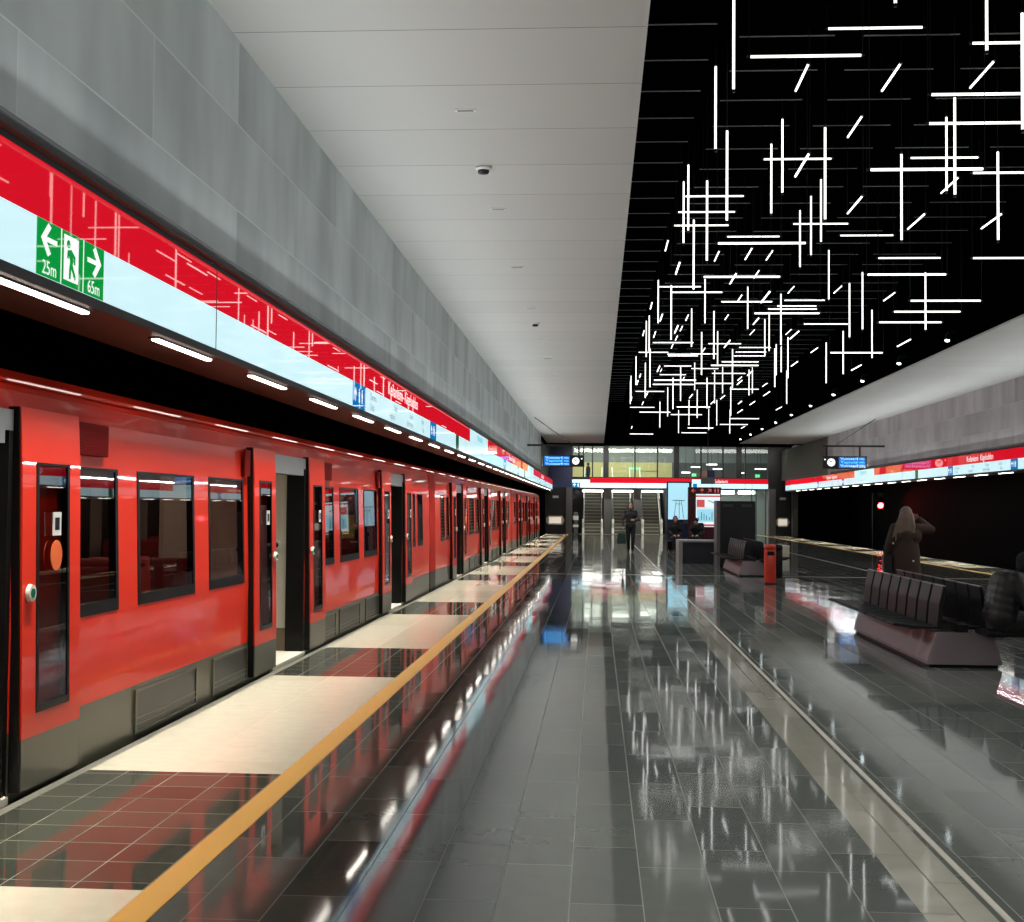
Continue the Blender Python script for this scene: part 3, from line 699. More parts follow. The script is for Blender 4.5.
def make_car():
    car = thing('metro_car', '', 'metro car', (TRX, 0, 0))
    holes = []; doors = []
    for c_ in dc: doors.append((c_-half, c_+half))
    for (a0, a1), (b0, b1) in zip(doors, doors[1:]):
        for w0, w1, _ in wins: holes.append((a1+w0, a1+w1))
    e = doors[-1][1]; holes += [(e+1.0, e+1.5), (e+1.78, e+2.45)]
    s0 = doors[0][0]; holes += [(s0-1.5, s0-1.0), (s0-2.45, s0-1.78)]
    ys = sorted(set([.42, CARL-.42]+[q for h_ in holes for q in h_]+[q for d in doors for q in d]))
    zs = [.34, .87, 1.77, 2.04]
    inh = lambda y, L: any(a-1e-6 < y < b-1e-6 for a, b in L)
    spans = [(.42, doors[0][0])]+[(a[1], b[0]) for a, b in zip(doors, doors[1:])]+[(doors[-1][1], CARL-.42)]
    for s0_, s1_ in spans:
        yy = [q for q in ys if s0_-1e-6 <= q <= s1_+1e-6]; body = MB()
        grid_panel(body, yy, zs, lambda i, j: j == 1 and inh((yy[i]+yy[i+1])/2, holes), 0, .06, lean, lambda i, j: 0)
        body.build('body_side', 'train_red', car, local=True)
    # cantrail and roof
    rf = MB(); pr = [(lean(z), z) for z, _ in ZP if z >= 2.02]; pr = [(-.0+x, z) for x, z in pr]
    prof = [(lean(2.04), 2.04)]+[(x, z) for z, x in ZP if z > 2.04]
    prof = prof+[(-2.2, 2.32), (-2.9, 2.15), (-3.0, 2.0), (-2.94, 2.0), (-2.85, 2.1), (-2.15, 2.25), (-.2, 2.16), (-.06, 2.04)]
    rf.prism(prof, 'y', .02, CARL-.02); rf.build('roof', 'train_roof', car, local=True)
    g = MB(); g.tube([(-.075, .05, 2.205), (-.075, CARL-.05, 2.205)], .012, 6); g.build('rain_gutter', 'train_red', car, local=True)
    # skirts with vent boxes between the doors
    for a, b in spans:
        sk = MB(); sk.box(-.06, 0, a, b, -.14, .34); sk.build('skirt', 'train_skirt', car, local=True)
    sk = MB(); sk.box(-3, -.02, .1, CARL-.1, -.9, -.145, 0); sk.build('underframe', 'black_plastic', car, local=True)
    for si, (a, b) in enumerate(spans[1:3]):
        for q0, q1 in ((.86, 1.62), (1.9, 3.18), (3.66, 4.62))[1-si:]:
            vp = MB(); vp.box(-.01, .006, a+q0, a+q1, .03, .29)
            fr = MB(); fr.box(0, .014, a+q0-.03, a+q1+.03, .29, .31); fr.box(0, .014, a+q0-.03, a+q1+.03, .01, .03); fr.box(0, .014, a+q0-.03, a+q0, .03, .29); fr.box(0, .014, a+q1, a+q1+.03, .03, .29)
            for z in (.07, .11): fr.box(.004, .012, a+q0, a+q1, z, z+.008)
            v_ = vp.build('skirt_panel', 'skirt_panel', car, local=True); fr.build('panel_frame', 'train_skirt', v_, local=True)
    # square grille above the windows beside the doors
    for a, b in spans[1:3]:
        m = MB(); m.box(-.02, .004, a+.86, a+1.32, 1.84, 2.035); 
        for z in range(9): m.box(.0, .007, a+.87, a+1.31, 1.85+z*.02, 1.858+z*.02)
        m.build('side_grille', 'grille_red', car, local=True)
        m = MB(); m.box(-.0, .012, b-1.02, b-.86, 1.80, 2.03); m.build('indicator_panel', 'grille_red', car, local=True)
    # windows
    for a, b in holes:
        f = MB()
        for y0, y1, z0, z1 in ((a, a+.045, .87, 1.77), (b-.045, b, .87, 1.77), (a+.045, b-.045, .87, .945), (a+.045, b-.045, 1.752, 1.77)): 
            f.prism([(lean(z0)-.045, z0), (lean(z0)+.004, z0), (lean(z1)+.004, z1), (lean(z1)-.045, z1)], 'y', y0, y1)
        fr = f.build('window', 'black_gloss', car, local=True)
        p = MB(); p.prism([(lean(.9)-.008, .93), (lean(.9)-.002, .93), (lean(1.755)-.002, 1.755), (lean(1.755)-.008, 1.755)], 'y', a+.03, b-.03)
        p.build('pane', 'train_glass', fr, local=True)
    # door leaves, slid open along the outside
    for a, b in doors:
        for k, (y0, y1) in enumerate(((a-.80, a-.03), (b+.03, b+.80))):
            yy = [y0, y0+.17, y1-.16, y1]; zz = [.03, .30, .42, 1.77, 2.06]
            lf = MB(); grid_panel(lf, yy, zz, lambda i, j: i == 1 and j == 2, .062, .04, lean, lambda i, j: 1 if j == 0 else 0)
            leaf = lf.build('door_leaf', ['train_red', 'train_skirt'], car, local=True)
            gk = MB(); 
            for q0, q1 in ((y0-.014, y0-.001), (y1+.001, y1+.014)): gk.prism([(-.0, .03), (.06, .03), (.06+lean(2.06), 2.06), (lean(2.06), 2.06)], 'y', q0, q1)
            gk.build('door_seal', 'black_plastic', leaf, local=True)
            gb = MB(); w0, w1 = y0+.17, y1-.16
            for q0, q1, z0, z1 in ((w0, w0+.03, .42, 1.77), (w1-.03, w1, .42, 1.77), (w0+.03, w1-.03, .42, .46), (w0+.03, w1-.03, 1.755, 1.77)):
                gb.prism([(.025+lean(z0), z0), (.066+lean(z0), z0), (.066+lean(z1), z1), (.025+lean(z1), z1)], 'y', q0, q1)
            gb.build('window_rubber', 'black_gloss', leaf, local=True)
            p = MB(); p.prism([(.054+lean(.45), .45), (.060+lean(.45), .45), (.060+lean(1.75), 1.75), (.054+lean(1.75), 1.75)], 'y', w0+.02, w1-.02)
            p.build('pane', 'train_glass', leaf, local=True)
            yb = y0+.075 if k == 1 else y1-.075
            bt = MB(); bt.cyl((.055, yb, 1.07), (.075, yb, 1.07), .05, .045, 16, 0); bt.cyl((.075, yb, 1.07), (.08, yb, 1.07), .026, .024, 12, 1)
            bt.build('door_button', ['button_white', 'sign_dark_green'], leaf, local=True)
            st = MB(); ys_ = (w0+w1)/2
            st.box(.062, .0665, ys_-.055, ys_+.055, 1.37, 1.5, 0); st.box(.0665, .0675, ys_-.03, ys_+.03, 1.40, 1.47, 1)
            st.build('door_sticker', ['white_plastic', 'black_plastic'], leaf, local=True)
            if k == 0 or a > doors[0][0]: continue
            st = MB(); st.prism([(ys_+.075*math.cos(t_*PI/10), 1.26+.085*math.sin(t_*PI/10)) for t_ in range(20)], 'x', .062, .0665)
            st.build('round_sticker', 'orange_sticker', leaf, local=True)
    # doorway insides
    for a, b in doors:
        d = MB(); d.box(-.20, -.004, a, b, 1.93, 2.04, 0); d.box(-.12, -.002, a+.1, b-.1, 1.86, 1.93, 0); d.build('door_header', 'door_header', car, local=True)
        d = MB(); d.box(-.45, .02, a+.02, b-.02, -.06, .02); d.build('threshold', 'cream_panel', car, local=True)
        for q0, q1 in ((a, a+.05), (b-.05, b)):
            d = MB(); d.box(-.19, -.003, q0, q1, .0, 1.93); d.build('door_post', 'black_plastic', car, local=True)
        for q in (a-.02, b+.0):
            d = MB(); d.box(-1.05, -.16, q-.02, q+.02, .26, 1.95, 0); d.box(-1.05, -.16, q-.024, q+.024, .02, .26, 1); d.box(-1.05, -.16, q-.022, q+.022, 1.95, 2.1, 2)
            d.bbox(-1.08, -1.04, q-.03, q+.03, .02, 2.1, .012, 3)
            sc_ = d.build('partition_screen', ['cream_panel', 'kick_plate', 'interior_dark', 'bright_steel'], car, local=True)
            k_ = MB(); k_.cyl((-.3, q-.045, 1.13), (-.3, q-.02, 1.13), .05, .055, 14, 0); k_.cyl((-.3, q-.048, 1.13), (-.3, q-.044, 1.13), .028, .028, 12, 1); k_.build('call_button', ['white_plastic', 'dark_metal'], sc_, local=True)
    # saloon
    d = MB(); d.box(-2.95, -.07, .3, CARL-.3, -.06, .0, 0); d.build('saloon_floor', 'interior_grey', car, local=True)
    d = MB(); d.box(-3.0, -2.94, .1, CARL-.1, -.1, .87); d.box(-3.0, -2.94, .1, CARL-.1, 1.77, 2.05)
    y = .1
    for a, b in sorted(holes+doors): d.box(-3.0, -2.94, y, a, .87, 1.77); y = b
    d.box(-3.0, -2.94, y, CARL-.1, .87, 1.77); d.build('far_side', 'interior_dark', car, local=True)
    d = MB(); d.box(-2.98, -2.95, .2, CARL-.2, .85, 1.79); d.build('far_windows', 'black_gloss', car, local=True)
    d = MB(); d.box(-2.6, -.4, .3, CARL-.3, 2.1, 2.14); d.build('saloon_ceiling', 'interior_grey', car, local=True)
    d = MB(); d.box(-1.55, -1.45, .6, CARL-.6, 2.08, 2.1); d.build('saloon_lamp', 'interior_lamp', car, local=True)
    for a, b in spans[1:3]:
        for q, sgn in ((a+1.75, -1), (a+1.95, 1), (a+3.35, -1), (a+3.55, 1)):
            for x0, x1 in ((-1.0, -.12), (-2.85, -1.97)):
                d = MB(); y1 = q+sgn*.45
                d.bbox(x0, x1, min(q, y1), max(q, y1), .36, .46, .03); d.bbox(x0, x1, q-.05, q+.05, .4, 1.12, .03)
                d.box(x0+.3, x1-.3, min(q, y1)+.1, max(q, y1)-.1, .0, .37)
                d.build('seat', 'seat_red', car, local=True)
        for q in (a+.5, b-.5):
            d = MB(); d.cyl((-1.3, q, 0), (-1.3, q, 2.1), .017, n=8); d.build('grab_pole', 'bright_steel', car, local=True)
    # ends with the gangway
    for y0, y1 in ((0., .42), (CARL-.42, CARL)):
        d = MB(); d.prism([(-.05, .34), (.012, .34), (.012+lean(2.04), 2.04), (.012+lean(2.15), 2.15), (.012+lean(2.23), 2.23), (-.2, 2.27), (-.3, .34)], 'y', y0, y1); d.build('gangway_cover', 'gangway_red', car, local=True)
        d = MB(); d.box(-.3, .008, y0, y1, -.14, .34); d.build('gangway_skirt', 'black_plastic', car, local=True)
        d = MB()
        for k in range(4): d.box(-2.2, -.35, y0+.02+k*.1, y0+.07+k*.1, 0, 2.1)
        d.box(-2.95, -.06, y0+.2, y0+.24, -.1, 2.1); d.build('gangway_bellows', 'black_plastic', car, local=True)
    return car
car0 = make_car()
labs = ['nearest red metro car with open doors, filling the left of the photo', 'middle red metro car, coupled between the nearest car and the last one', 'farthest red metro car at the far end of the platform']
for i in range(3):
    o = car0 if i == 0 else copy_tree(car0)
    o.location = (TRX, 1.51+i*CARL, 0); tag(o, labs[i], 'metro car', 'coupled cars of the red train')

# ------------------------------------------------------------------ far end: escalators, glazing, end sign
def E(x, y, Y=YEND): return atY(x, y, Y)
zs_top, zs_mid, zs_bot = 3.33, 3.03, 2.75
xl, xr_ = E(572, 500)[0], E(768, 500)[0]
th = thing('end_line_sign', 'red and white illuminated sign band over the escalators across the end', 'sign', ((xl+xr_)/2, YEND, 2.7))
def epart(name, mats, fn, parent=th, Y=YEND):
    m = MB(); m.x = frame((0, Y, 0), (1, 0, 0), (0, 0, 1), (0, -1, 0)); fn(m); return m.build(name, mats, parent)
epart('housing', 'dark_metal', lambda m: m.box(xl, xr_, 2.68, 3.36, -.5, -.012))
x1 = E(590, 480)[0]
epart('red_band', 'sign_red', lambda m: m.box(x1, xr_, zs_mid, zs_top, -.012, .004))
epart('white_band', 'sign_white', lambda m: (m.box(xl, xr_, zs_bot, zs_mid, -.012, .004), m.box(xl, x1, zs_mid, zs_top-.1, -.012, .004), m.box(E(692, 480)[0], E(701, 480)[0], zs_mid, zs_top-.05, -.012, .006)))
p = epart('blue_panel', 'sign_blue', lambda m: (m.box(xl, E(580, 485)[0], zs_bot, zs_mid, 0, .007), m.box(E(693, 485)[0], E(697, 485)[0], zs_bot, zs_mid, 0, .007)))
epart('blue_panel_icons', 'sign_lettering', lambda m: (arrow(m, xl+.14, 2.89, .2, PI/2, .006, .009, 0), lift_icon(m, xl+.36, 2.89, .24, .009, 0)), p)
epart('station_name', 'sign_lettering', lambda m: m.text('Keilaniemi', .27, E(714, 480)[0], 3.17, .007, width=.78))
epart('seams', 'seam', lambda m: [m.box(E(q, 485)[0]-.012, E(q, 485)[0]+.012, zs_bot, zs_mid, 0, .006) for q in (632, 636, 668, 712, 745, 752)])

def escalator(cx, lab):
    e = thing('escalator', lab, 'escalator', (cx, YEND+.4, 0))
    Y0 = YEND+1.6; sl = math.tan(math.radians(30)); n = 15
    m = MB()
    for k in range(n):
        y = Y0+k*.35; z = k*.35*sl
        m.box(cx-.5, cx+.5, y, y+.36, z-.2, z+.0, 0); m.box(cx-.5, cx+.5, y-.002, y+.03, z-.03, z+.004, 1)
    m.box(cx-.5, cx+.5, YEND+.35, Y0, -.05, .006, 0)
    m.build('steps', ['escalator_step', 'step_nose'], e)
    yt = Y0+n*.35; zt = n*.35*sl
    for s in (-1, 1):
        x = cx+s*.56
        b = MB(); b.prism([(YEND+.6, 0), (Y0+.2, 0), (yt, zt-.3), (yt, zt+.3), (Y0-.1, .32), (YEND+.6, .3)], 'x', x-.045, x+.045)
        b.build('side_skirt', 'escalator_skirt', e)
        b = MB(); b.prism([(YEND+.62, .3), (Y0-.1, .32), (yt, zt+.3), (yt, zt+.95), (Y0-.1, .95), (YEND+.8, .93), (YEND+.62, .75)], 'x', x-.012, x+.012)
        b.build('glass_side', 'hall_glass', e)
        pts = [(x, YEND+.75, .34), (x, YEND+.55, .45), (x, YEND+.5, .66), (x, YEND+.58, .88), (x, YEND+.8, .985), (x, Y0-.1, 1.0), (x, yt, zt+1.0)]
        b = MB(); b.tube(pts, .04, 8); b.build('handrail', 'handrail', e)
        b = MB(); b.prism([(YEND+.42, .03), (YEND+.62, .0), (YEND+.75, .3), (YEND+.66, .75), (YEND+.5, .9), (YEND+.45, .66), (YEND+.52, .36)], 'x', x-.07, x+.07)
        b.build('newel', 'bright_steel', e)
        b = MB(); b.prism([(YEND+3.5, 2.08), (YEND+3.5, 2.18), (yt, zt+1.15), (yt, zt+1.05)], 'x', x-.03, x+.03); b.build('upper_trim', 'bright_steel', e)
    return e
exs = [E(592.5, 534)[0], E(622.5, 534)[0], E(652.5, 534)[0]]
for x, l in zip(exs, ('leftmost of the three grey escalators under the end sign', 'middle escalator of the three, behind the walking person', 'rightmost of the three escalators, beside the blue lit poster totem')): escalator(x, l)
# lit headers over each escalator, columns between
for x, l in zip(exs, ('left', 'middle', 'right')):
    o = thing('escalator_lamp', 'white lit header lamp above the %s escalator' % l, 'lamp', (x, YEND+.5, 2.5))
    m = MB(); m.bbox(x-.62, x+.62, YEND+.48, YEND+.6, 2.5, 2.62, .02); m.build('diffuser', 'white_lamp', o)
    m = MB(); m.box(x-.66, x+.66, YEND+.5, YEND+.75, 2.62, 2.68); m.build('housing', 'dark_metal', o)
w = MB()
for q in (0, 1):
    x = (exs[q]+exs[q+1])/2; w.box(x-.22, x+.22, YEND+.8, YEND+13, 0, 2.7)
for x0, x1 in ((exs[2]+.75, E(672, 500)[0]),): w.box(x0+.1, x1+.3, YEND+.8, YEND+13, 0, 2.7)
struct('wall_escalator', w, 'pillar_grey')
w = MB(); w.box(-1.9, 4.6, YEND+13, YEND+13.2, 0, 2.9); struct('wall_escalator_end', w, 'wall_edge_dark')
# portals left and right of the end with dark doors
def portal(xa, xb, xp0, xp1, dn, wn, lab, flip):
    w = MB(); w.box(xp0, xp1, YEND-.3, YEND+.2, 0, 2.75); struct(wn+'_pillar', w, 'pillar_grey')
    d = MB(); d.box(xa, xb, YEND-.05, YEND+.05, -.2, 2.75); o = struct(dn, d, 'door_black')
    m = MB(); m.box(xa+.5*(xb-xa)-.17, xa+.5*(xb-xa)+.17, YEND-.07, YEND-.05, 2.12, 2.26); m.build('door_plate', 'emblem_edge', o)
    z0, z1 = 1.55-17*.0592, 1.55-8*.0592
    cx = (xa+xb)/2; hw = (xb-xa)*.44; c_ = .14
    pl = lambda g: [(cx-hw+g, z0+c_), (cx-hw+c_, z0+g), (cx+hw-c_, z0+g), (cx+hw-g, z0+c_+.1), (cx+hw-g, z1-c_-.1), (cx+hw-c_, z1-g), (cx-hw+c_, z1-g), (cx-hw+g, z1-c_)]
    m = MB(); m.prism(pl(0), 'y', YEND-.08, YEND-.05); p_ = m.build('door_emblem', 'emblem_edge', o)
    m = MB(); m.prism([(cx-hw*.7, z0+.08), (cx+hw*.62, z0+.08), (cx+hw*.62, z1-.08), (cx-hw*.7, z1-.08)], 'y', YEND-.095, YEND-.08); m.build('emblem_plate', 'emblem', p_)
portal(E(545, 520)[0], E(566, 520)[0], E(566, 520)[0], E(572, 520)[0], 'door_1', 'wall_end_left', 'left', 1)
portal(E(775, 520)[0], E(790.5, 520)[0], E(768.5, 520)[0], E(775, 520)[0], 'door_2', 'wall_end_right', 'right', -1)
w = MB(); w.box(E(790.5, 520)[0], E(796, 520)[0], YEND-.8, YEND-.3, 0, 2.6); struct('wall_end_pillar', w, 'pillar_grey')
w = MB(); w.box(E(541, 500)[0], xl, YEND, YEND+.2, 2.75, 5.4); struct('wall_end_navy', w, 'navy_wall')
w = MB(); w.box(xr_, E(792, 500)[0], YEND, YEND+.2, 2.75, 5.4); struct('wall_end_black', w, 'door_black')
w = MB(); w.box(-6.9, E(545, 500)[0], YEND+.3, YEND+.5, -1.3, 5.2); w.box(E(790, 500)[0], 14.9, YEND+.3, YEND+.5, -1.3, 5.2); struct('wall_tunnel_end', w, 'tunnel_black')
# glazed upper concourse
mx = [572, 583.5, 592.5, 606, 635, 657.5, 676.5, 701, 723, 739, 745.5, 768]
for i in range(len(mx)-1):
    a, b = E(mx[i], 470)[0], E(mx[i+1], 470)[0]
    thick = .16 if mx[i] in (606, 676.5, 739) else .04
    m = MB(); m.box(a-thick, a+thick, YEND+.02, YEND+.2, 3.33, 5.3); m.box(a, b, YEND+.04, YEND+.12, 3.33, 3.39); m.box(a, b, YEND+.04, YEND+.12, 5.2, 5.3)
    fr = struct('window_%d' % (i+1), m, 'mullion')
    p = MB(); p.box(a+.02, b-.02, YEND+.07, YEND+.085, 3.36, 5.25); p.build('pane', 'hall_glass', fr)
YH = YEND+17
w = MB(); w.box(-3.5, 12.5, YH, YH+.2, 4.85, 8.2); struct('wall_concourse', w, 'hall_concrete')
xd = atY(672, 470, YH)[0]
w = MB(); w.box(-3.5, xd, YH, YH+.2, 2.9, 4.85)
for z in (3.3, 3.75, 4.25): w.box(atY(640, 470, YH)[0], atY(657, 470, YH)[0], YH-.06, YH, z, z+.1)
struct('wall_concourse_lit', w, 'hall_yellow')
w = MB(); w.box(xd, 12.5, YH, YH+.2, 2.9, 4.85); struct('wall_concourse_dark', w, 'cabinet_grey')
w = MB(); w.box(-3.5, 12.5, YEND+7.2, YH, 2.9, 3.0); struct('floor_concourse', w, 'hall_floor')
w = MB(); w.box(-3.7, -3.5, YEND+.5, YH, 2.9, 8.2); w.box(12.5, 12.7, YEND+.5, YH, 2.9, 8.2); struct('wall_concourse_side', w, 'hall_concrete')
w = MB(); w.box(-3.7, 12.7, YEND+.3, YH+.2, 8.2, 8.3); struct('ceiling_concourse', w, 'hall_concrete')
for i, (px, py) in enumerate(((606, 470), (632.5, 468.5), (638, 468.5), (694, 475), (757.5, 476))):
    x, _, z = atY(px, py, YH-1)
    o = thing('exit_sign', 'small glowing green exit sign behind the upper glass, %s from the left' % ordn(i), 'sign', (x, YH-1, z-.1), 0, 'green exit signs upstairs')
    m = MB(); m.bbox(x-.17, x+.17, YH-1.03, YH-.97, z-.12, z+.12, .01); m.build('sign_box', 'exit_glow', o)
    m = MB(); m.x = frame((x, YH-1.035, z), (1, 0, 0), (0, 0, 1), (0, -1, 0)); arrow(m, .05, 0, .13, 0, 0, .004, 0); lift_icon(m, -.08, 0, .2, .004, 0); m.build('sign_symbol', 'sign_lettering', o)
    m = MB(); m.box(x-.01, x+.01, YH-1.01, YH-.99, z+.12, 8.2); m.build('hanger', 'dark_metal', o)
for i, (a, b, py) in enumerate(((691, 700, 467), (706.5, 717, 464.5), (713, 723, 469), (681.5, 690, 472.5), (755, 766, 469), (739, 744, 473))):
    xa, _, z = atY(a, py, YH-3); xb = atY(b, py, YH-3)[0]
    o = thing('concourse_lamp', 'thin white lamp in the upper hall right of the lit wall, %s listed from lower left' % ordn(i) if 0 else 'thin white strip lamp behind the upper glass, %s' % ('left of the hanging monitor', 'highest, above the hanging monitor', 'just right of the hanging monitor', 'lowest, at the left dark column', 'farthest right', 'beside the right dark column')[i], 'lamp', ((xa+xb)/2, YH-3, z), 0, 'strip lamps upstairs')
    m = MB(); m.bbox(xa, xb, YH-3.05, YH-2.95, z-.035, z+.035, .01); m.build('diffuser', 'white_lamp', o)
    m = MB(); m.cyl(((xa+xb)/2, YH-3, z), ((xa+xb)/2, YH-3, 8.2), .01, n=5); m.build('hanger', 'dark_metal', o)
area((3, YH-6, 8.1), (0, 0, 0), 12, 6, 800, (.95, 1, 1)); area((.5, YH-2.5, 6.5), (math.radians(25), 0, 0), 7, .4, 110, (1, .93, .68))
for x in exs: area((x, YEND+1.0, 2.48), (0, 0, 0), 1.0, .5, 26, (1, .97, .88)); area((x, YEND+5.2, 5.0), (0, 0, 0), 1.0, 3, 50, (1, .97, .88))
q = area((1.6, YEND-3.2, 5.1), (math.radians(48), 0, 0), 6, .3, 120, (1, .98, .92)); q.data.spread = math.radians(100)  # downlight added without a fixture to brighten newels, doors and pillars
q = area((8.5, YEND-3.2, 5.1), (math.radians(48), 0, 0), 5, .3, 45, (1, .98, .92)); q.data.spread = math.radians(100)  # second added downlight, no fixture, for the right part of the end
area((8, YEND+2, 2.6), (0, 0, 0), 4, 1.5, 120, (.95, 1, .98))
# glass pane and validators left of the first escalator
xg0, xg1 = E(572.5, 520)[0], E(579, 520)[0]
o = thing('ticket_reader', 'grey ticket reader post with white plates left of the escalators', 'ticket reader', ((xg0+xg1)/2, YEND-.2, 0))
m = MB(); m.bbox(xg0+.08, xg1-.06, YEND-.3, YEND-.1, 0, 1.3, .03); m.build('post', 'cabinet_grey', o)
m = MB(); m.box(xg0+.04, xg1-.03, YEND-.33, YEND-.3, .83, 1.08); m.box(xg0+.04, xg1-.03, YEND-.33, YEND-.3, .42, .56); m.build('plate', 'white_plastic', o)
m = MB(); m.box(xg0, xg1+.2, YEND+.2, YEND+.23, 0, 2.7); o = struct('window_12', m, 'hall_glass')
xg2, xg3 = E(752, 520)[0], E(767, 520)[0]
m = MB(); m.box(E(722, 520)[0], xg3, YEND+.2, YEND+.23, 0, 2.7); o = struct('window_13', m, 'hall_glass')
m = MB(); 
for q in (752, 756.5, 766): m.box(E(q, 520)[0]-.03, E(q, 520)[0]+.03, YEND+.15, YEND+.27, 0, 2.7)
m.build('frame', 'glass_edge', o)
o = thing('glass_door_lamp', 'white lit header lamp over the glass doors right of the poster boards', 'lamp', (E(735, 490)[0], YEND+1.5, 2.45))  # header lamp over the glass doors, hung free with no ceiling above
for a, b in ((722, 737), (741, 757)):
    m = MB(); m.bbox(E(a, 490)[0], E(b, 490)[0], YEND+1.4, YEND+1.6, 2.45, 2.66, .02); m.build('diffuser', 'white_lamp', o)
w = MB(); w.box(E(672, 500)[0], 12, YEND+4, YEND+4.2, 0, 2.9); struct('wall_lobby', w, 'hall_concrete')

# ------------------------------------------------------------------ departure displays
def display(xa, xb, za, zb, Y, wallx, clock_left, lab, px_rod):
    th = thing('departure_display', lab, 'display', ((xa+xb)/2, Y, zb))
    m = MB(); m.bbox(xa, xb, Y, Y+.14, zb, za, .015); m.build('housing', 'black_plastic', th)
    hh = za-zb; cw = hh*1.15
    cx = xa+cw*.55 if clock_left else xb-cw*.62
    s0, s1 = (xa+cw+.04, xb-.06) if clock_left else (xa+.06, xb-cw-.04)
    m = MB(); m.box(s0, s1, Y-.006, Y+.01, zb+.04, za-.04); sc = m.build('screen', 'screen_blue', th)
    fr = frame((0, Y-.008, 0), (1, 0, 0), (0, 0, 1), (0, -1, 0))
    m = MB(); m.x = fr
    for k, (t1, t2) in enumerate((('Vuosaari', '2 min'), ('Tapiola', '5 min'), ('Vuosaari', '9 min'))):
        z = za-.1-k*(hh-.14)/2.6
        m.text(t1, hh*.27, s0+.05, z, .002, width=.62, mi=k % 2); m.text(t2, hh*.27, s1-.32, z, .002, width=.27, mi=k % 2)
    m.build('screen_rows', ['screen_text', 'screen_cyan'], sc)
    m = MB(); m.x = fr; disc(m, cx, (za+zb)/2, hh*.31, 0, .006, 0, 28); ck = m.build('clock', 'clock_face', th)
    m = MB(); m.x = fr; c0 = Vector((cx, (za+zb)/2, 0))
    for ang, l in ((.9, .17), (2.2, .24)):
        dx, dz = math.cos(ang)*l*hh, math.sin(ang)*l*hh; nx, nz = -dz/l*.03, dx/l*.03
        m.poly([(cx+nx, c0.y+nz), (cx-nx, c0.y-nz), (cx+dx-nx, c0.y+dz-nz), (cx+dx+nx, c0.y+dz+nz)], .006, .009)
    m.build('clock_hands', 'black_plastic', ck)
    m = MB(); m.x = fr; qx = xa+.07 if clock_left else xb-.09; disc(m, qx, za-.13, .03, 0, .006, 0); m.build('indicator_light', 'sign_lettering', th)
    za2 = za+.34
    m = MB(); lo, hi = (xa, wallx) if wallx > xb else (wallx, xb)
    m.box(lo, hi, Y+.04, Y+.1, za2, za2+.07)
    for x in ((xa+.14, xb-.25) if clock_left else (xa+.25, xb-.2)): m.box(x-.03, x+.03, Y+.04, Y+.1, za, za2)
    m.build('arm', 'black_plastic', th)
    m = MB(); xm = xa+.45 if clock_left else xb-.4
    m.cyl((xm, Y+.07, za2+.05), (xm+(1.5 if clock_left else -1.5), Y+.07, ZC), .014, n=6); m.build('stay_rod', 'dark_metal', th)
xa, _, za = atY(823, 456, 49); xb, _, zb = atY(867, 469, 49)
display(xa, xb, za, zb, 49, XS_R, True, 'hanging blue departure display with clock on its left, by the right wall', 900)
xa, _, za = atY(542.5, 455, 49); xb, _, zb = atY(584, 466.8, 49)
display(xa, xb, za, zb, 49, XS_L, False, 'hanging blue departure display with clock on its right, above the train end', 510)
# small hanging monitor under the well end
xm0, _, zt = atY(701, 470, 62); xm1, _, zb_ = atY(715, 484, 62)
o = thing('hanging_monitor', 'small grey hanging monitor box in front of the end sign', 'monitor', ((xm0+xm1)/2, 62, zb_))
m = MB(); m.bbox(xm0, xm1, 62, 62.12, zb_, zb_+.3, .01); m.build('lower_box', 'cabinet_grey', o)
m = MB(); m.bbox(xm0+.3, xm1, 62, 62.1, zb_+.31, zt, .02); m.build('screen', 'navy_wall', o)
m = MB(); m.bbox(xm0+.02, xm0+.28, 62, 62.1, zb_+.31, zt-.04, .05); m.build('camera_dome', 'skin', o)
m = MB(); m.cyl(((xm0+xm1)/2, 62.06, zt-.02), ((xm0+xm1)/2, 62.06, ZV+.06), .02, n=8); m.build('hanger', 'dark_metal', o)

# ------------------------------------------------------------------ info totems, cabinet, low wall
def totem(px0, px1, pyt, pyb, Y, name, lab, cat):
    x0, _, zt = atY(px0, pyt, Y); x1, _, zb = atY(px1, pyb, Y)
    th = thing(name, lab, cat, ((x0+x1)/2, Y, 0))
    return th, x0, x1, zb, zt
th, x0, x1, zb, zt = totem(668, 690, 483, 520, 53.5, 'poster_totem', 'tall lit pale blue poster totem right of the escalators', 'poster totem')
m = MB(); m.bbox(x0-.05, x1+.06, 53.5, 53.8, 0, zt+.06, .02); m.build('case', 'navy_wall', th)
m = MB(); m.box(x0+.01, x1-.05, 53.485, 53.5, zb+.02, zt); ps = m.build('poster', 'poster_blue', th)
m = MB(); fr = frame((0, 53.484, 0), (1, 0, 0), (0, 0, 1), (0, -1, 0)); m.x = fr
d = x1-x0; zc = zb+.52*(zt-zb)
m.box(x0+d*.2, x0+d*.76, zc, zc+.03, 0, .003); m.box(x0+d*.36, x0+d*.62, zc-.14, zc-.12, 0, .003)
for q, k in ((.36, -.1), (.5, 0), (.6, .1)): m.poly([(x0+d*q, zc), (x0+d*q+.02, zc), (x0+d*(q+k)+.02, zb+.05), (x0+d*(q+k), zb+.05)], 0, .003)
m.build('poster_drawing', 'poster_line', ps)
m = MB(); m.box(x0+.7*d, x1, 53.47, 53.5, zb-.16, zb-.03); m.build('base_plate', 'cabinet_grey', th)
th, x0, x1, zb, zt = totem(696, 720, 494, 527, 52.5, 'timetable_totem', 'maroon timetable totem with a lit white and red board', 'timetable board')
m = MB(); m.bbox(atY(688, 488, 52.5)[0], x1+.05, 52.5, 52.8, 0, 2.42, .02); m.build('case', 'maroon', th)
m = MB(); m.box(x0, x1, 52.485, 52.5, zb, zt); ps = m.build('board', 'poster_white', th)
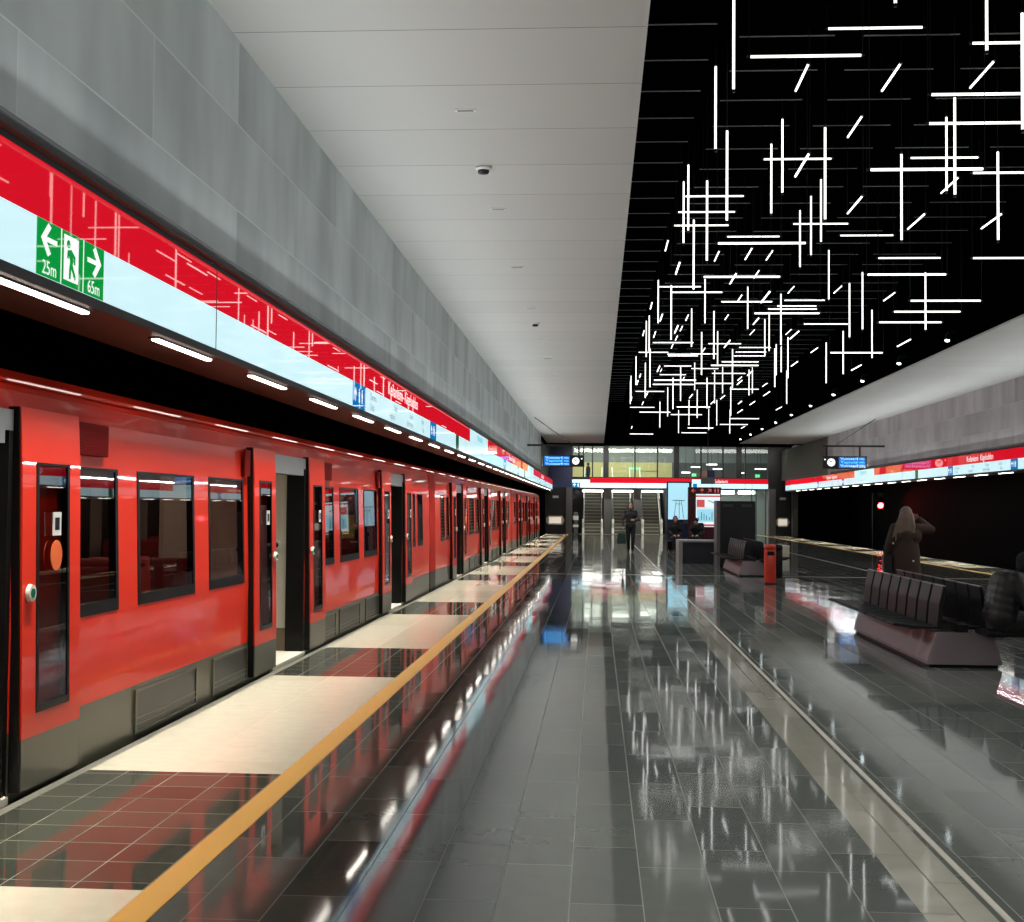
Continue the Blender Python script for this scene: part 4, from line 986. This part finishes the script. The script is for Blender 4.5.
m = MB(); fr = frame((0, 52.484, 0), (1, 0, 0), (0, 0, 1), (0, -1, 0)); m.x = fr; d = x1-x0; h_ = zt-zb
m.box(x0, x1, zt-.09*h_, zt-.04*h_, 0, .003); m.box(x0+.03*d, x0+.36*d, zb+.6*h_, zt-.17*h_, 0, .003); m.box(x0, x1, zb+.02*h_, zb+.08*h_, 0, .003)
m.build('red_fields', 'poster_red', ps)
m = MB(); m.x = fr; m.box(x0+.04*d, x1-.05*d, zb+.15*h_, zb+.54*h_, 0, .003); m.build('map_field', 'poster_pale', ps)
m = MB(); m.x = fr; m.box(x0, x1, zb+.57*h_, zb+.58*h_, 0, .004); m.poly([(x0+.5*d, zt-.2*h_), (x0+.52*d, zt-.18*h_), (x0+.8*d, zt-.28*h_), (x0+.78*d, zt-.3*h_)], 0, .004)
for k in range(7): m.box(x0+.1*d+k*.11*d, x0+.13*d+k*.11*d, zb+.2*h_, zb+(.3+.1*((k*3) % 4)/2)*h_, .002, .004)
m.build('thin_lines', 'poster_line', ps)
m = MB(); m.x = frame((0, 52.488, 0), (1, 0, 0), (0, 0, 1), (0, -1, 0)); xx = atY(690, 490, 52.5)[0]
arrow(m, xx+.14, 2.28, .16, PI, 0, .004, 0); arrow(m, xx+.48, 2.28, .17, PI/2, 0, .004, 0); arrow(m, xx+.78, 2.28, .18, PI/4, 0, .004, 0); lift_icon(m, xx+1.0, 2.28, .2, .004, 0); lift_icon(m, xx+1.12, 2.28, .2, .004, 0)
m.build('header_icons', 'poster_red', th)
# low dark wall
Yw = 37.0; x0, _, zt = atY(679, 540.3, Yw); x1 = atY(722, 541, Yw)[0]
th = thing('low_wall', 'low dark wall with a pale cap left of the black cabinet', 'low wall', ((x0+x1)/2, Yw, 0))
m = MB(); m.box(x0+.1, x1+.4, Yw, Yw+1.5, 0, zt-.05); m.build('wall_core', 'low_wall_dark', th)
m = MB(); m.box(x0, x1+.4, Yw-.03, Yw+1.5, zt-.05, zt); m.box(x0, x0+.1, Yw-.03, Yw+1.5, 0, zt-.05); m.build('wall_cap', 'low_wall_cap', th)
# tall black cabinet
Yc = 35.2; x0, _, zt = atY(717.5, 501, Yc); x1 = atY(755.5, 501, Yc)[0]
th = thing('equipment_cabinet', 'tall black equipment cabinet with two grey vents behind the far bench', 'cabinet', ((x0+x1)/2, Yc, 0))
m = MB(); m.bbox(x0+.03, x1, Yc, Yc+.8, .04, zt, .012); m.build('body', 'cabinet_black', th)
m = MB(); m.box(x0-.02, x0+.07, Yc-.03, Yc+.8, 0, zt+.01); m.build('side_panel', 'cabinet_grey', th)
for q in (.14, .64):
    m = MB(); a = x0+(x1-x0)*q
    for k in range(3): m.box(a, a+.27, Yc-.008, Yc+.01, zt-.1-k*.025, zt-.085-k*.025)
    m.build('vent', 'pillar_grey', th)
m = MB(); m.box(x0+.05, x1-.03, Yc+.03, Yc+.77, 0, .05); m.build('plinth', 'black_plastic', th)

# ------------------------------------------------------------------ benches
def make_bench():
    b = thing('platform_bench', '', 'bench', (3.64, 13.2, 0))
    x0, x1, L = -.365, .365, 3.7
    m = MB()
    prof = [(x0, .03), (x1, .03), (x1+.0, .06), (.27, .345), (-.27, .345), (x0, .06)]
    m.prism(prof, 'y', 0, L, 0); m.build('plinth', 'plinth_stone', b, local=True)
    m = MB(); m.box(x0+.03, x1-.03, .03, L-.03, 0, .03); m.build('shadow_gap', 'black_plastic', b, local=True)
    m = MB(); m.box(-.05, .05, .05, L-.05, .34, .42)
    for k in range(5): m.box(-.5, .5, .1+k*.86, .16+k*.86, .37, .4)
    m.build('seat_beam', 'dark_metal', b, local=True)
    for s in (-1, 1):
        for k in range(8):
            y = .02+k*.46
            m = MB()
            m.x = Matrix.Translation((s*.22, y, 0)) @ Matrix.Diagonal((s, 1, 1, 1))
            pr = [(.02, .395), (.07, .40), (.25, .405), (.44, .43), (.465, .42), (.465, .405), (.25, .378), (.0, .372)]
            m.prism(pr, 'y', .02, .44, 0)
            sp = m.build('seat', 'seat_black', b, local=True)
            m = MB(); m.x = Matrix.Translation((s*.22, y, 0)) @ Matrix.Diagonal((s, 1, 1, 1))
            pr = [(.0, .375), (.03, .40), (.01, .62), (-.03, .80), (-.055, .80), (-.03, .6), (-.02, .4)]
            m.prism(pr, 'y', .035, .415, 0); bk = m.build('backrest', 'seat_black', b, local=True)
            m = MB(); m.x = Matrix.Translation((s*.22, y, 0)) @ Matrix.Diagonal((s, 1, 1, 1))
            m.box(-.058, -.028, .03, .43, .795, .806); m.build('top_rail', 'seat_edge', bk, local=True)
    m = MB(); m.x = Matrix.Translation((.22, -.44, 0))
    m.prism([(.02, .395), (.07, .40), (.25, .405), (.44, .43), (.465, .42), (.465, .405), (.25, .378), (-.1, .372), (-.1, .395)], 'y', .02, .44, 0); m.box(-.1, .3, .1, .5, .34, .372); m.build('seat', 'seat_black', b, local=True)
    return b
bench = make_bench(); tag(bench, 'nearer black platform bench of two seat rows on a pale stone plinth', 'bench', 'platform benches')
b2 = copy_tree(bench); b2.location = (3.64, 30.4, 0); tag(b2, 'farther black bench on stone plinth, in front of the black cabinet', 'bench', 'platform benches')

# ------------------------------------------------------------------ bins
x, y, _ = atZ(770, 584, 0)
th = thing('litter_bin', 'round orange-red litter bin beside the far bench', 'bin', (x, y, 0))
m = MB(); m.lathe([(.118, .02), (.122, .05), (.122, .70), (.116, .72)], n=28); m.build('body', 'bin_red', th, True, True)
m = MB(); m.lathe([(.124, .72), (.124, .79), (.112, .82), (.06, .83)], n=28); m.build('lid', 'bin_red', th, True, True)
m = MB(); m.lathe([(.11, 0), (.11, .02)], n=28); m.build('foot_ring', 'black_plastic', th, True, True)
m = MB(); m.bbox(-.07, .07, -.128, -.10, .60, .68, .008); m.build('bin_opening', 'black_plastic', th, local=True)
x, y, _ = atZ(777, 578.5, 0)
th = thing('litter_bin', 'round dark litter bin just behind the orange-red bin', 'bin', (x, y, 0))
m = MB(); m.lathe([(.118, .02), (.122, .05), (.122, .62), (.116, .64)], n=28); m.build('body', 'black_plastic', th, True, True)
m = MB(); m.lathe([(.124, .64), (.124, .72), (.112, .75), (.06, .76)], n=28); m.build('lid', 'black_plastic', th, True, True)
m = MB(); m.bbox(-.07, .07, -.128, -.10, .52, .60, .008); m.build('bin_opening', 'dark_metal', th, local=True)
x, y, _ = atZ(783.5, 558, 0)
th = thing('white_box', 'small pale box on the floor beyond the litter bins', 'box', (x, y, 0))
m = MB(); m.bbox(-.17, .17, -.15, .15, .03, .36, .02); m.build('body', 'cream_panel', th, local=True)
m = MB(); m.bbox(-.18, .18, -.16, .16, .36, .4, .01); m.build('lid', 'white_plastic', th, local=True)
m = MB(); m.box(-.15, .15, -.13, .13, 0, .03); m.build('base', 'black_plastic', th, local=True)

# ------------------------------------------------------------------ signal
sx, sy, sz = atX(880.5, 505.5, 13.9)
th = thing('track_signal', 'track signal showing a red light against the dark right tunnel', 'signal', (sx, sy, -1.2))
m = MB(); m.bbox(-.2, .2, .02, .2, sz+1.2-.35, sz+1.2+.35, .04); m.build('head', 'black_plastic', th, local=True)
m = MB(); m.cyl((0, -.02, sz+1.2), (0, .03, sz+1.2), .13, n=20); m.build('lens', 'signal_red', th, local=True)
m = MB(); m.prism([(-.13, sz+1.24), (-.1, sz+1.32), (0, sz+1.35), (.1, sz+1.32), (.13, sz+1.24), (.145, sz+1.24), (.11, sz+1.335), (0, sz+1.365), (-.11, sz+1.335), (-.145, sz+1.24)], 'y', -.18, .03); m.build('visor', 'black_plastic', th, local=True)
m = MB(); m.box(-.36, -.2, .1, .26, 0, 3.6); m.build('post', 'dark_metal', th, local=True)
m = MB(); m.box(-.12, .16, .05, .07, sz+1.62, sz+1.82); m.build('number_plate', 'pillar_grey', th, local=True)

# ------------------------------------------------------------------ people
def blob(name, mt, parent, mb, vox=.012, it=4):
    me = mb.mesh(name, mt, True)
    o = bpy.data.objects.new(name, me); C.objects.link(o)
    r = o.modifiers.new('r', 'REMESH'); r.mode = 'VOXEL'; r.voxel_size = vox; r.use_smooth_shade = True
    s = o.modifiers.new('s', 'SMOOTH'); s.iterations = it; s.factor = .5
    bpy.context.view_layer.update()
    n = bpy.data.meshes.new_from_object(o.evaluated_get(bpy.context.evaluated_depsgraph_get()))
    n.name = name; o.modifiers.clear(); o.data = n
    if not n.materials: n.materials.append(M[mt])
    n.polygons.foreach_set('use_smooth', [True]*len(n.polygons))
    o.parent = parent; return o
def hand(mb, wrist, d, palm_n, side, curl=.5):
    """palm and five fingers; d = direction of the hand, palm_n = palm normal, side = +1 thumb on d x palm_n"""
    w = Vector(wrist); d = Vector(d).normalized(); n = Vector(palm_n); n = (n-d*n.dot(d)).normalized(); s = d.cross(n)*side
    for q in (-.028, 0, .028): mb.capsule(w+d*.01+s*q*.5, .017, w+d*.085+s*q, .015, 8)
    for q, L in ((.033, .07), (.011, .08), (-.011, .075), (-.033, .058)):
        p = w+d*.09+s*q; a = 0
        for k, l in enumerate((.45, .32, .23)):
            a += curl*(.5 if k == 0 else .9); dd = d*math.cos(a)+n*math.sin(a)
            e = p+dd*L*l; mb.capsule(p, .0088-.0008*k, e, .0082-.0008*k, 7); p = e
    p = w+d*.03+s*.03; e = p+(d*.6+s*.75+n*.25).normalized()*.035; mb.capsule(p, .012, e, .0105, 7)
    mb.capsule(e, .0105, e+(d*.9+s*.25+n*.35).normalized()*.032, .009, 7)
def head(mb, c, k=1., face=1):
    x, y, z = c
    mb.ell((x, y-.008, z+.02), (.076*k, .095*k, .105*k)); mb.ell((x, y+.02, z-.05), (.056*k, .07*k, .066*k))
    mb.capsule((x, y+.085*k, z-.0), .010, (x, y+.105*k, z-.03), .015, 8)
    mb.capsule((x-.02, y+.083*k, z-.068), .008, (x+.02, y+.083*k, z-.068), .008, 8)
    for s in (-1, 1): mb.capsule((x+s*.077*k, y-.01, z+.012), .012, (x+s*.073*k, y-.005, z-.028), .009, 8); mb.capsule((x+s*.03, y+.076*k, z+.035), .012, (x+s*.012, y+.08*k, z+.032), .01, 8)
def face_parts(parent, c):
    x, y, z = c
    m = MB(); 
    for s in (-1, 1): m.ell((x+s*.03, y+.083, z+.012), (.011, .008, .007), 10, 6)
    m.build('eyes', 'eye_dark', parent, True, True)
    m = MB(); m.capsule((x-.02, y+.092, z-.068), .0055, (x+.02, y+.092, z-.068), .0055, 8); m.build('lips', 'lip', parent, True, True)
def figure(name, lab, loc, rz, J, parts, face=True, vox=.0105):
    """J: joints in the person's own frame (facing +y). parts: list of (part name, material, builder)"""
    th = thing(name, lab, 'person', loc, rz)
    b = MB(); V = Vector
    for s in 'LR':
        b.capsule(J['hip'+s], .085, J['knee'+s], .058); b.capsule(J['knee'+s], .056, J['ank'+s], .036)
        a = V(J['ank'+s]); t = V(J['toe'+s]); b.capsule(a+V((0, -.03, -.035)), .034, t, .028)
        b.capsule(J['sho'+s], .052, J['elb'+s], .040); b.capsule(J['elb'+s], .038, J['wri'+s], .026)
        h_ = J['hand'+s]; hand(b, J['wri'+s], h_[0], h_[1], h_[2], h_[3])
    p, w_, c, n, hd = [V(J[k]) for k in ('pelvis', 'waist', 'chest', 'neck', 'head')]
    b.capsule(p+V((-.06, 0, 0)), .105, p+V((.06, 0, 0)), .105); b.capsule(w_+V((-.05, 0, 0)), .09, w_+V((.05, 0, 0)), .09)
    b.capsule(p, .12, w_, .1); b.capsule(w_, .1, c, .12); b.capsule(c+V((-.08, 0, 0)), .105, c+V((.08, 0, 0)), .105)
    b.capsule(V(J['shoL']), .05, V(J['shoR']), .05); b.capsule(n+V((0, 0, -.06)), .056, hd+V((0, -.01, -.06)), .05)
    head(b, hd)
    blob('body', 'skin', th, b, vox, 3)
    if face: face_parts(th, hd)
    for nm, mt, fn in parts:
        m = MB(); fn(m, J); blob(nm, mt, th, m, .013, 3)
    return th
def legs(m, J, r0=.1, r1=.072, r2=.055, cut=1.):
    V = Vector
    for s in 'LR':
        h, k, a = V(J['hip'+s]), V(J['knee'+s]), V(J['ank'+s])
        m.capsule(h, r0, k, r1); m.capsule(k, r1, k+(a-k)*cut*.96, r2)
    p = V(J['pelvis']); m.capsule(p+V((-.06, 0, 0)), .12, p+V((.06, 0, 0)), .12)
def shoes(m, J):
    V = Vector
    for s in 'LR':
        a, t = V(J['ank'+s]), V(J['toe'+s])
        m.capsule(a+V((0, -.035, -.035)), .045, t, .037); m.capsule(a+V((0, -.02, 0)), .05, a+V((0, 0, -.03)), .045)
def jacket(m, J, pad=.03, hem=.0, arm=.012):
    V = Vector; p, w_, c, n = [V(J[k]) for k in ('pelvis', 'waist', 'chest', 'neck')]
    m.capsule(p+V((-.06, 0, .04-hem)), .105+pad, p+V((.06, 0, .04-hem)), .105+pad)
    m.capsule(p+V((0, 0, -hem)), .12+pad, w_, .11+pad); m.capsule(w_+V((-.06, 0, 0)), .095+pad, w_+V((.06, 0, 0)), .095+pad)
    m.capsule(w_, .11+pad, c, .125+pad); m.capsule(c+V((-.09, 0, 0)), .11+pad, c+V((.09, 0, 0)), .11+pad)
    m.capsule(J['shoL'], .06+arm, J['shoR'], .06+arm); m.capsule(c, .1+pad, n+V((0, 0, -.03)), .075)
    for s in 'LR':
        e, wr = V(J['elb'+s]), V(J['wri'+s])
        m.capsule(J['sho'+s], .062+arm, e, .05+arm); m.capsule(e, .05+arm, e+(wr-e)*.93, .036+arm)
STAND = dict(pelvis=(0, 0, .93), waist=(0, 0, 1.08), chest=(0, -.01, 1.28), neck=(0, -.01, 1.47), head=(0, .015, 1.60),
  hipL=(-.09, 0, .90), hipR=(.09, 0, .90), kneeL=(-.095, .02, .49), kneeR=(.095, .02, .49), ankL=(-.1, 0, .085), ankR=(.1, 0, .085), toeL=(-.11, .15, .03), toeR=(.11, .15, .03),
  shoL=(-.18, -.01, 1.40), shoR=(.18, -.01, 1.40), elbL=(-.23, -.03, 1.12), elbR=(.23, -.03, 1.12), wriL=(-.24, .03, .88), wriR=(.24, .03, .88),
  handL=((0, .12, -1), (1, 0, 0), 1, .45), handR=((0, .12, -1), (-1, 0, 0), -1, .45))
# woman in the brown coat, seen from behind, right hand raised to her head
x, y = atY(906, 560, 20.0)[:2]
J = {k: v for k, v in STAND.items()}
sc = .918
J = {k: (tuple(q*sc for q in v) if len(v) == 3 else v) for k, v in J.items()}
J.update(elbR=(.36, .02, 1.27), wriR=(.20, .14, 1.42), handR=((-.8, -.1, .5), (-.4, -1, 0), 1, .5), elbL=(-.24, -.04, 1.06), wriL=(-.25, .06, .88))
def coat(m, J):
    jacket(m, J, .035, .0, .02)
    m.loft([(0, 0, .52, .215, .165), (0, 0, .7, .21, .16), (0, 0, .9, .205, .155), (0, 0, 1.08, .18, .14), (0, 0, 1.22, .19, .135), (0, -.01, 1.34, .16, .1)], 24)
def longhair(m, J):
    x, y, z = J['head']
    m.ell((x, y-.02, z+.035), (.098, .115, .118)); m.loft([(x-.06, y-.1, z-.40, .07, .03), (x-.045, y-.105, z-.30, .14, .045), (x-.02, y-.09, z-.17, .155, .065), (x, y-.06, z-.03, .12, .09), (x, y-.04, z+.06, .09, .09)], 22)
    for q in range(9):
        a = -.11+q*.027; w1 = (x+a*1.25-.02+.012*math.sin(q*3), y-.135, z-.14); m.capsule((x+a*.7, y-.105, z+.03), .02, w1, .02, 8); m.capsule(w1, .02, (x+a*1.5-.04, y-.14, z-.33-.05*math.sin(q*2.1)), .012, 8)
def waist_belt(m, J):
    m.capsule((.1, -.165, .86), .018, (.16, -.14, .86), .018)
wom = figure('person', 'person with long fair hair in a brown coat, back turned, beyond the nearer bench', (x, y, 0), -.12, J,
  [('coat', 'coat_brown', coat), ('trousers', 'cloth_black', lambda m, J: legs(m, J, .1, .068, .05)), ('shoes', 'cloth_black', shoes), ('hair', 'hair_blond', longhair)])
m = MB(); m.cyl((.09, -.155, .80), (.09, -.175, .80), .014, .012, 10); m.cyl((-.2, -.13, 1.06), (-.2, -.15, 1.06), .016, .014, 10); m.build('coat_button', 'button_white', wom, True, True)
def handbag(lab, loc, rz, w, h, d, mt, hl=.2):
    o = thing('handbag', lab, 'bag', loc, rz)
    m = MB(); m.prism([(-w/2, 0), (w/2, 0), (w*.4, h), (-w*.4, h)], 'x', -d/2, d/2); 
    me = m.build('bag_body', mt, o, local=True); bv = me.modifiers.new('b', 'BEVEL'); bv.width = .02; bv.segments = 3
    for s in (-1, 1):
        m = MB(); pts = [(s*d*.3, -w*.22+w*.44*t_/8, h-.01+hl*math.sin(PI*t_/8)) for t_ in range(9)]; m.tube(pts, .008, 6); m.build('bag_handle', mt, o, True, True)
    return o
import mathutils
wp = Vector((x, y, 0))+Matrix.Rotation(-.12, 3, 'Z') @ Vector((-.275, .04, 0))
handbag('black handbag hanging from the arm of the person in the brown coat', (wp.x, wp.y, .62), -.12, .32, .27, .13, 'bag_black', .14)

# person walking towards the camera with a green bag
x, y, _ = atZ(630.5, 552, 0)
J = dict(STAND)
J.update(kneeL=(-.085, .09, .50), ankL=(-.07, .06, .10), toeL=(-.07, .2, .045), kneeR=(.085, .0, .49), ankR=(.07, -.12, .1), toeR=(.08, .02, .035), head=(0, .03, 1.60), elbR=(.27, -.05, 1.13), wriR=(.27, .02, .90), elbL=(-.27, -.04, 1.13), wriL=(-.15, .18, 1.12), handL=((.9, .35, 0), (0, -1, -.2), 1, .7))
J = {k: (tuple(q*1.02 for q in v) if len(v) == 3 else v) for k, v in J.items()}
def shorthair(m, J):
    x, y, z = J['head']; m.ell((x, y-.025, z+.045), (.087, .098, .098)); m.ell((x, y-.06, z-.01), (.08, .06, .09))
def bobhair(m, J):
    shorthair(m, J); x, y, z = J['head']
    for s in (-1, 1): m.capsule((x+s*.075, y-.02, z+.04), .028, (x+s*.085, y-.015, z-.1), .022, 8)
def sleeves(m, J):
    for s in 'LR':
        e, wr, sh = Vector(J['elb'+s]), Vector(J['wri'+s]), Vector(J['sho'+s])
        for t_ in (.3, .55, .8): m.capsule(sh+(e-sh)*t_, .071-.008*t_, sh+(e-sh)*(t_+.06), .071-.008*t_)
        m.capsule(e+(wr-e)*.3, .058, e+(wr-e)*.36, .058); m.capsule(e+(wr-e)*.7, .052, e+(wr-e)*.76, .052)
figure('person', 'person walking in dark clothes with a green bag in front of the escalators', (x, y, 0), PI-.05, J,
  [('jacket', 'cloth_charcoal', lambda m, J: jacket(m, J, .022, .02, .008)), ('sleeve_stripes', 'sleeve_grey', sleeves), ('trousers', 'cloth_black', lambda m, J: legs(m, J, .105, .078, .06)), ('shoes', 'cloth_black', shoes), ('hair', 'hair_dark', bobhair)])
hp = Vector((x, y, 0))+Matrix.Rotation(PI-.05, 3, 'Z') @ Vector((.29, .03, 0))
handbag('dark green tote bag held by the walking person', (hp.x-.03, hp.y, .29), PI/2+.1, .34, .38, .12, 'bag_green', .2)

# seated person in black on the near bench, right-hand row, and a dark bag beside
SEAT = dict(STAND); dz = -.42
SEAT.update(pelvis=(0, 0, .51), waist=(0, -.03, .66), chest=(0, -.02, .86), neck=(0, .01, 1.04), head=(0, .06, 1.17), hipL=(-.09, .02, .49), hipR=(.09, .02, .49), kneeL=(-.11, .44, .50), kneeR=(.11, .44, .50),
  ankL=(-.11, .46, .085), ankR=(.11, .44, .085), toeL=(-.12, .6, .03), toeR=(.12, .58, .03), shoL=(-.18, -.01, .97), shoR=(.18, -.01, .97), elbL=(-.24, .04, .70), elbR=(.24, .04, .70), wriL=(-.12, .27, .60), wriR=(.12, .27, .60),
  handL=((.5, .8, -.1), (.2, 0, -1), -1, .5), handR=((-.5, .8, -.1), (-.2, 0, -1), 1, .5))
J = dict(SEAT)
J.update(chest=(0, .06, .83), neck=(0, .17, .98), head=(0, .27, 1.06), shoL=(-.18, .1, .93), shoR=(.18, .1, .93), waist=(0, 0, .66), elbL=(-.24, .2, .70), elbR=(.24, .2, .70), wriL=(-.1, .42, .62), wriR=(.1, .42, .62))
def puffer(m, J):
    jacket(m, J, .035, .0, .025)
    for k in range(5):
        q = Vector((0, -.01+.016*k, .58+k*.075)); m.capsule(q+Vector((-.085, 0, 0)), .142, q+Vector((.085, 0, 0)), .142)
def beanie(m, J):
    x, y, z = J['head']; m.ell((x, y-.015, z+.05), (.092, .108, .095)); m.ell((x, y-.04, z), (.085, .08, .07))
figure('person', 'person in a black padded jacket seated on the nearer bench at the right photo edge', (3.91, 12.93, -.035), -PI/2, J,
  [('jacket', 'jacket_black', puffer), ('trousers', 'cloth_black', lambda m, J: legs(m, J, .1, .075, .058)), ('shoes', 'cloth_black', shoes), ('hat', 'cloth_black', beanie)])

# two people in black by the blue poster
J = dict(SEAT)
xp, yp, _ = atZ(676, 551, 0)
th = thing('stool_block', 'low black block seat in front of the blue poster totem', 'seat', (xp+.1, yp+.35, 0))
m = MB(); m.bbox(-.4, 1.05, -.1, .3, .05, .36, .03); m.build('cushion', 'black_plastic', th, local=True)
m = MB(); m.box(-.35, 1.0, -.05, .25, 0, .05); m.build('foot', 'dark_metal', th, local=True)
figure('person', 'person dressed in black seated before the blue poster, left of two', (xp-.02, yp+.3, -.015), PI+.1, J,
  [('jacket', 'cloth_black', lambda m, J: jacket(m, J, .04, 0, .02)), ('trousers', 'cloth_black', lambda m, J: legs(m, J)), ('shoes', 'cloth_black', shoes), ('hair', 'hair_dark', bobhair)], vox=.013)
J = dict(SEAT); J.update(head=(0, .16, 1.10), neck=(0, .09, 1.0), chest=(0, .03, .85))
figure('person', 'person in black leaning forward before the blue poster, right of two', (xp+.78, yp+.32, -.015), PI-.3, J,
  [('jacket', 'cloth_black', lambda m, J: jacket(m, J, .05, 0, .03)), ('trousers', 'cloth_black', lambda m, J: legs(m, J)), ('shoes', 'cloth_black', shoes), ('hat', 'cloth_black', beanie)], vox=.013)
# figure upstairs behind the glass
x, _, z = atY(588, 480, YEND+14.5)
figure('person', 'dark silhouetted person upstairs behind the glass, left of the hall', (x, YEND+14.5, 3.0), 1.2, dict(STAND),
  [('jacket', 'cloth_charcoal', lambda m, J: jacket(m, J, .03, .02, .01)), ('trousers', 'cloth_black', lambda m, J: legs(m, J)), ('shoes', 'cloth_black', shoes), ('hair', 'hair_dark', shorthair)], vox=.014)
# worker inside the train
figure('person', 'person in a yellow high-visibility vest inside the nearest train car', (TRX-.4, 18.15, 0), PI+.6, dict(STAND),
  [('jacket', 'cloth_charcoal', lambda m, J: jacket(m, J, .022, .02, .008)), ('vest', 'hi_vis', lambda m, J: m.loft([(0, -.01, .92, .2, .155), (0, -.01, 1.1, .185, .15), (0, -.01, 1.3, .2, .15), (0, -.01, 1.42, .15, .1)], 22)), ('trousers', 'cloth_black', lambda m, J: legs(m, J)), ('shoes', 'cloth_black', shoes), ('hair', 'hair_dark', shorthair)], vox=.013)

# ------------------------------------------------------------------ world and view
wd = bpy.data.worlds.new('world'); bpy.context.scene.world = wd; wd.use_nodes = True
wd.node_tree.nodes['Background'].inputs[0].default_value = (0, 0, 0, 1)
wd.node_tree.nodes['Background'].inputs[1].default_value = 0
vs = bpy.context.scene.view_settings
bpy.context.scene.display_settings.display_device = 'sRGB'
vs.view_transform = 'Standard'; vs.look = 'None'; vs.exposure = 0; vs.gamma = 1; vs.use_curve_mapping = False
cy = bpy.context.scene.cycles
cy.max_bounces = 8; cy.diffuse_bounces = 3; cy.glossy_bounces = 4; cy.transparent_max_bounces = 12; cy.caustics_reflective = False; cy.caustics_refractive = False
cy.use_denoising = True; cy.sample_clamp_indirect = 6
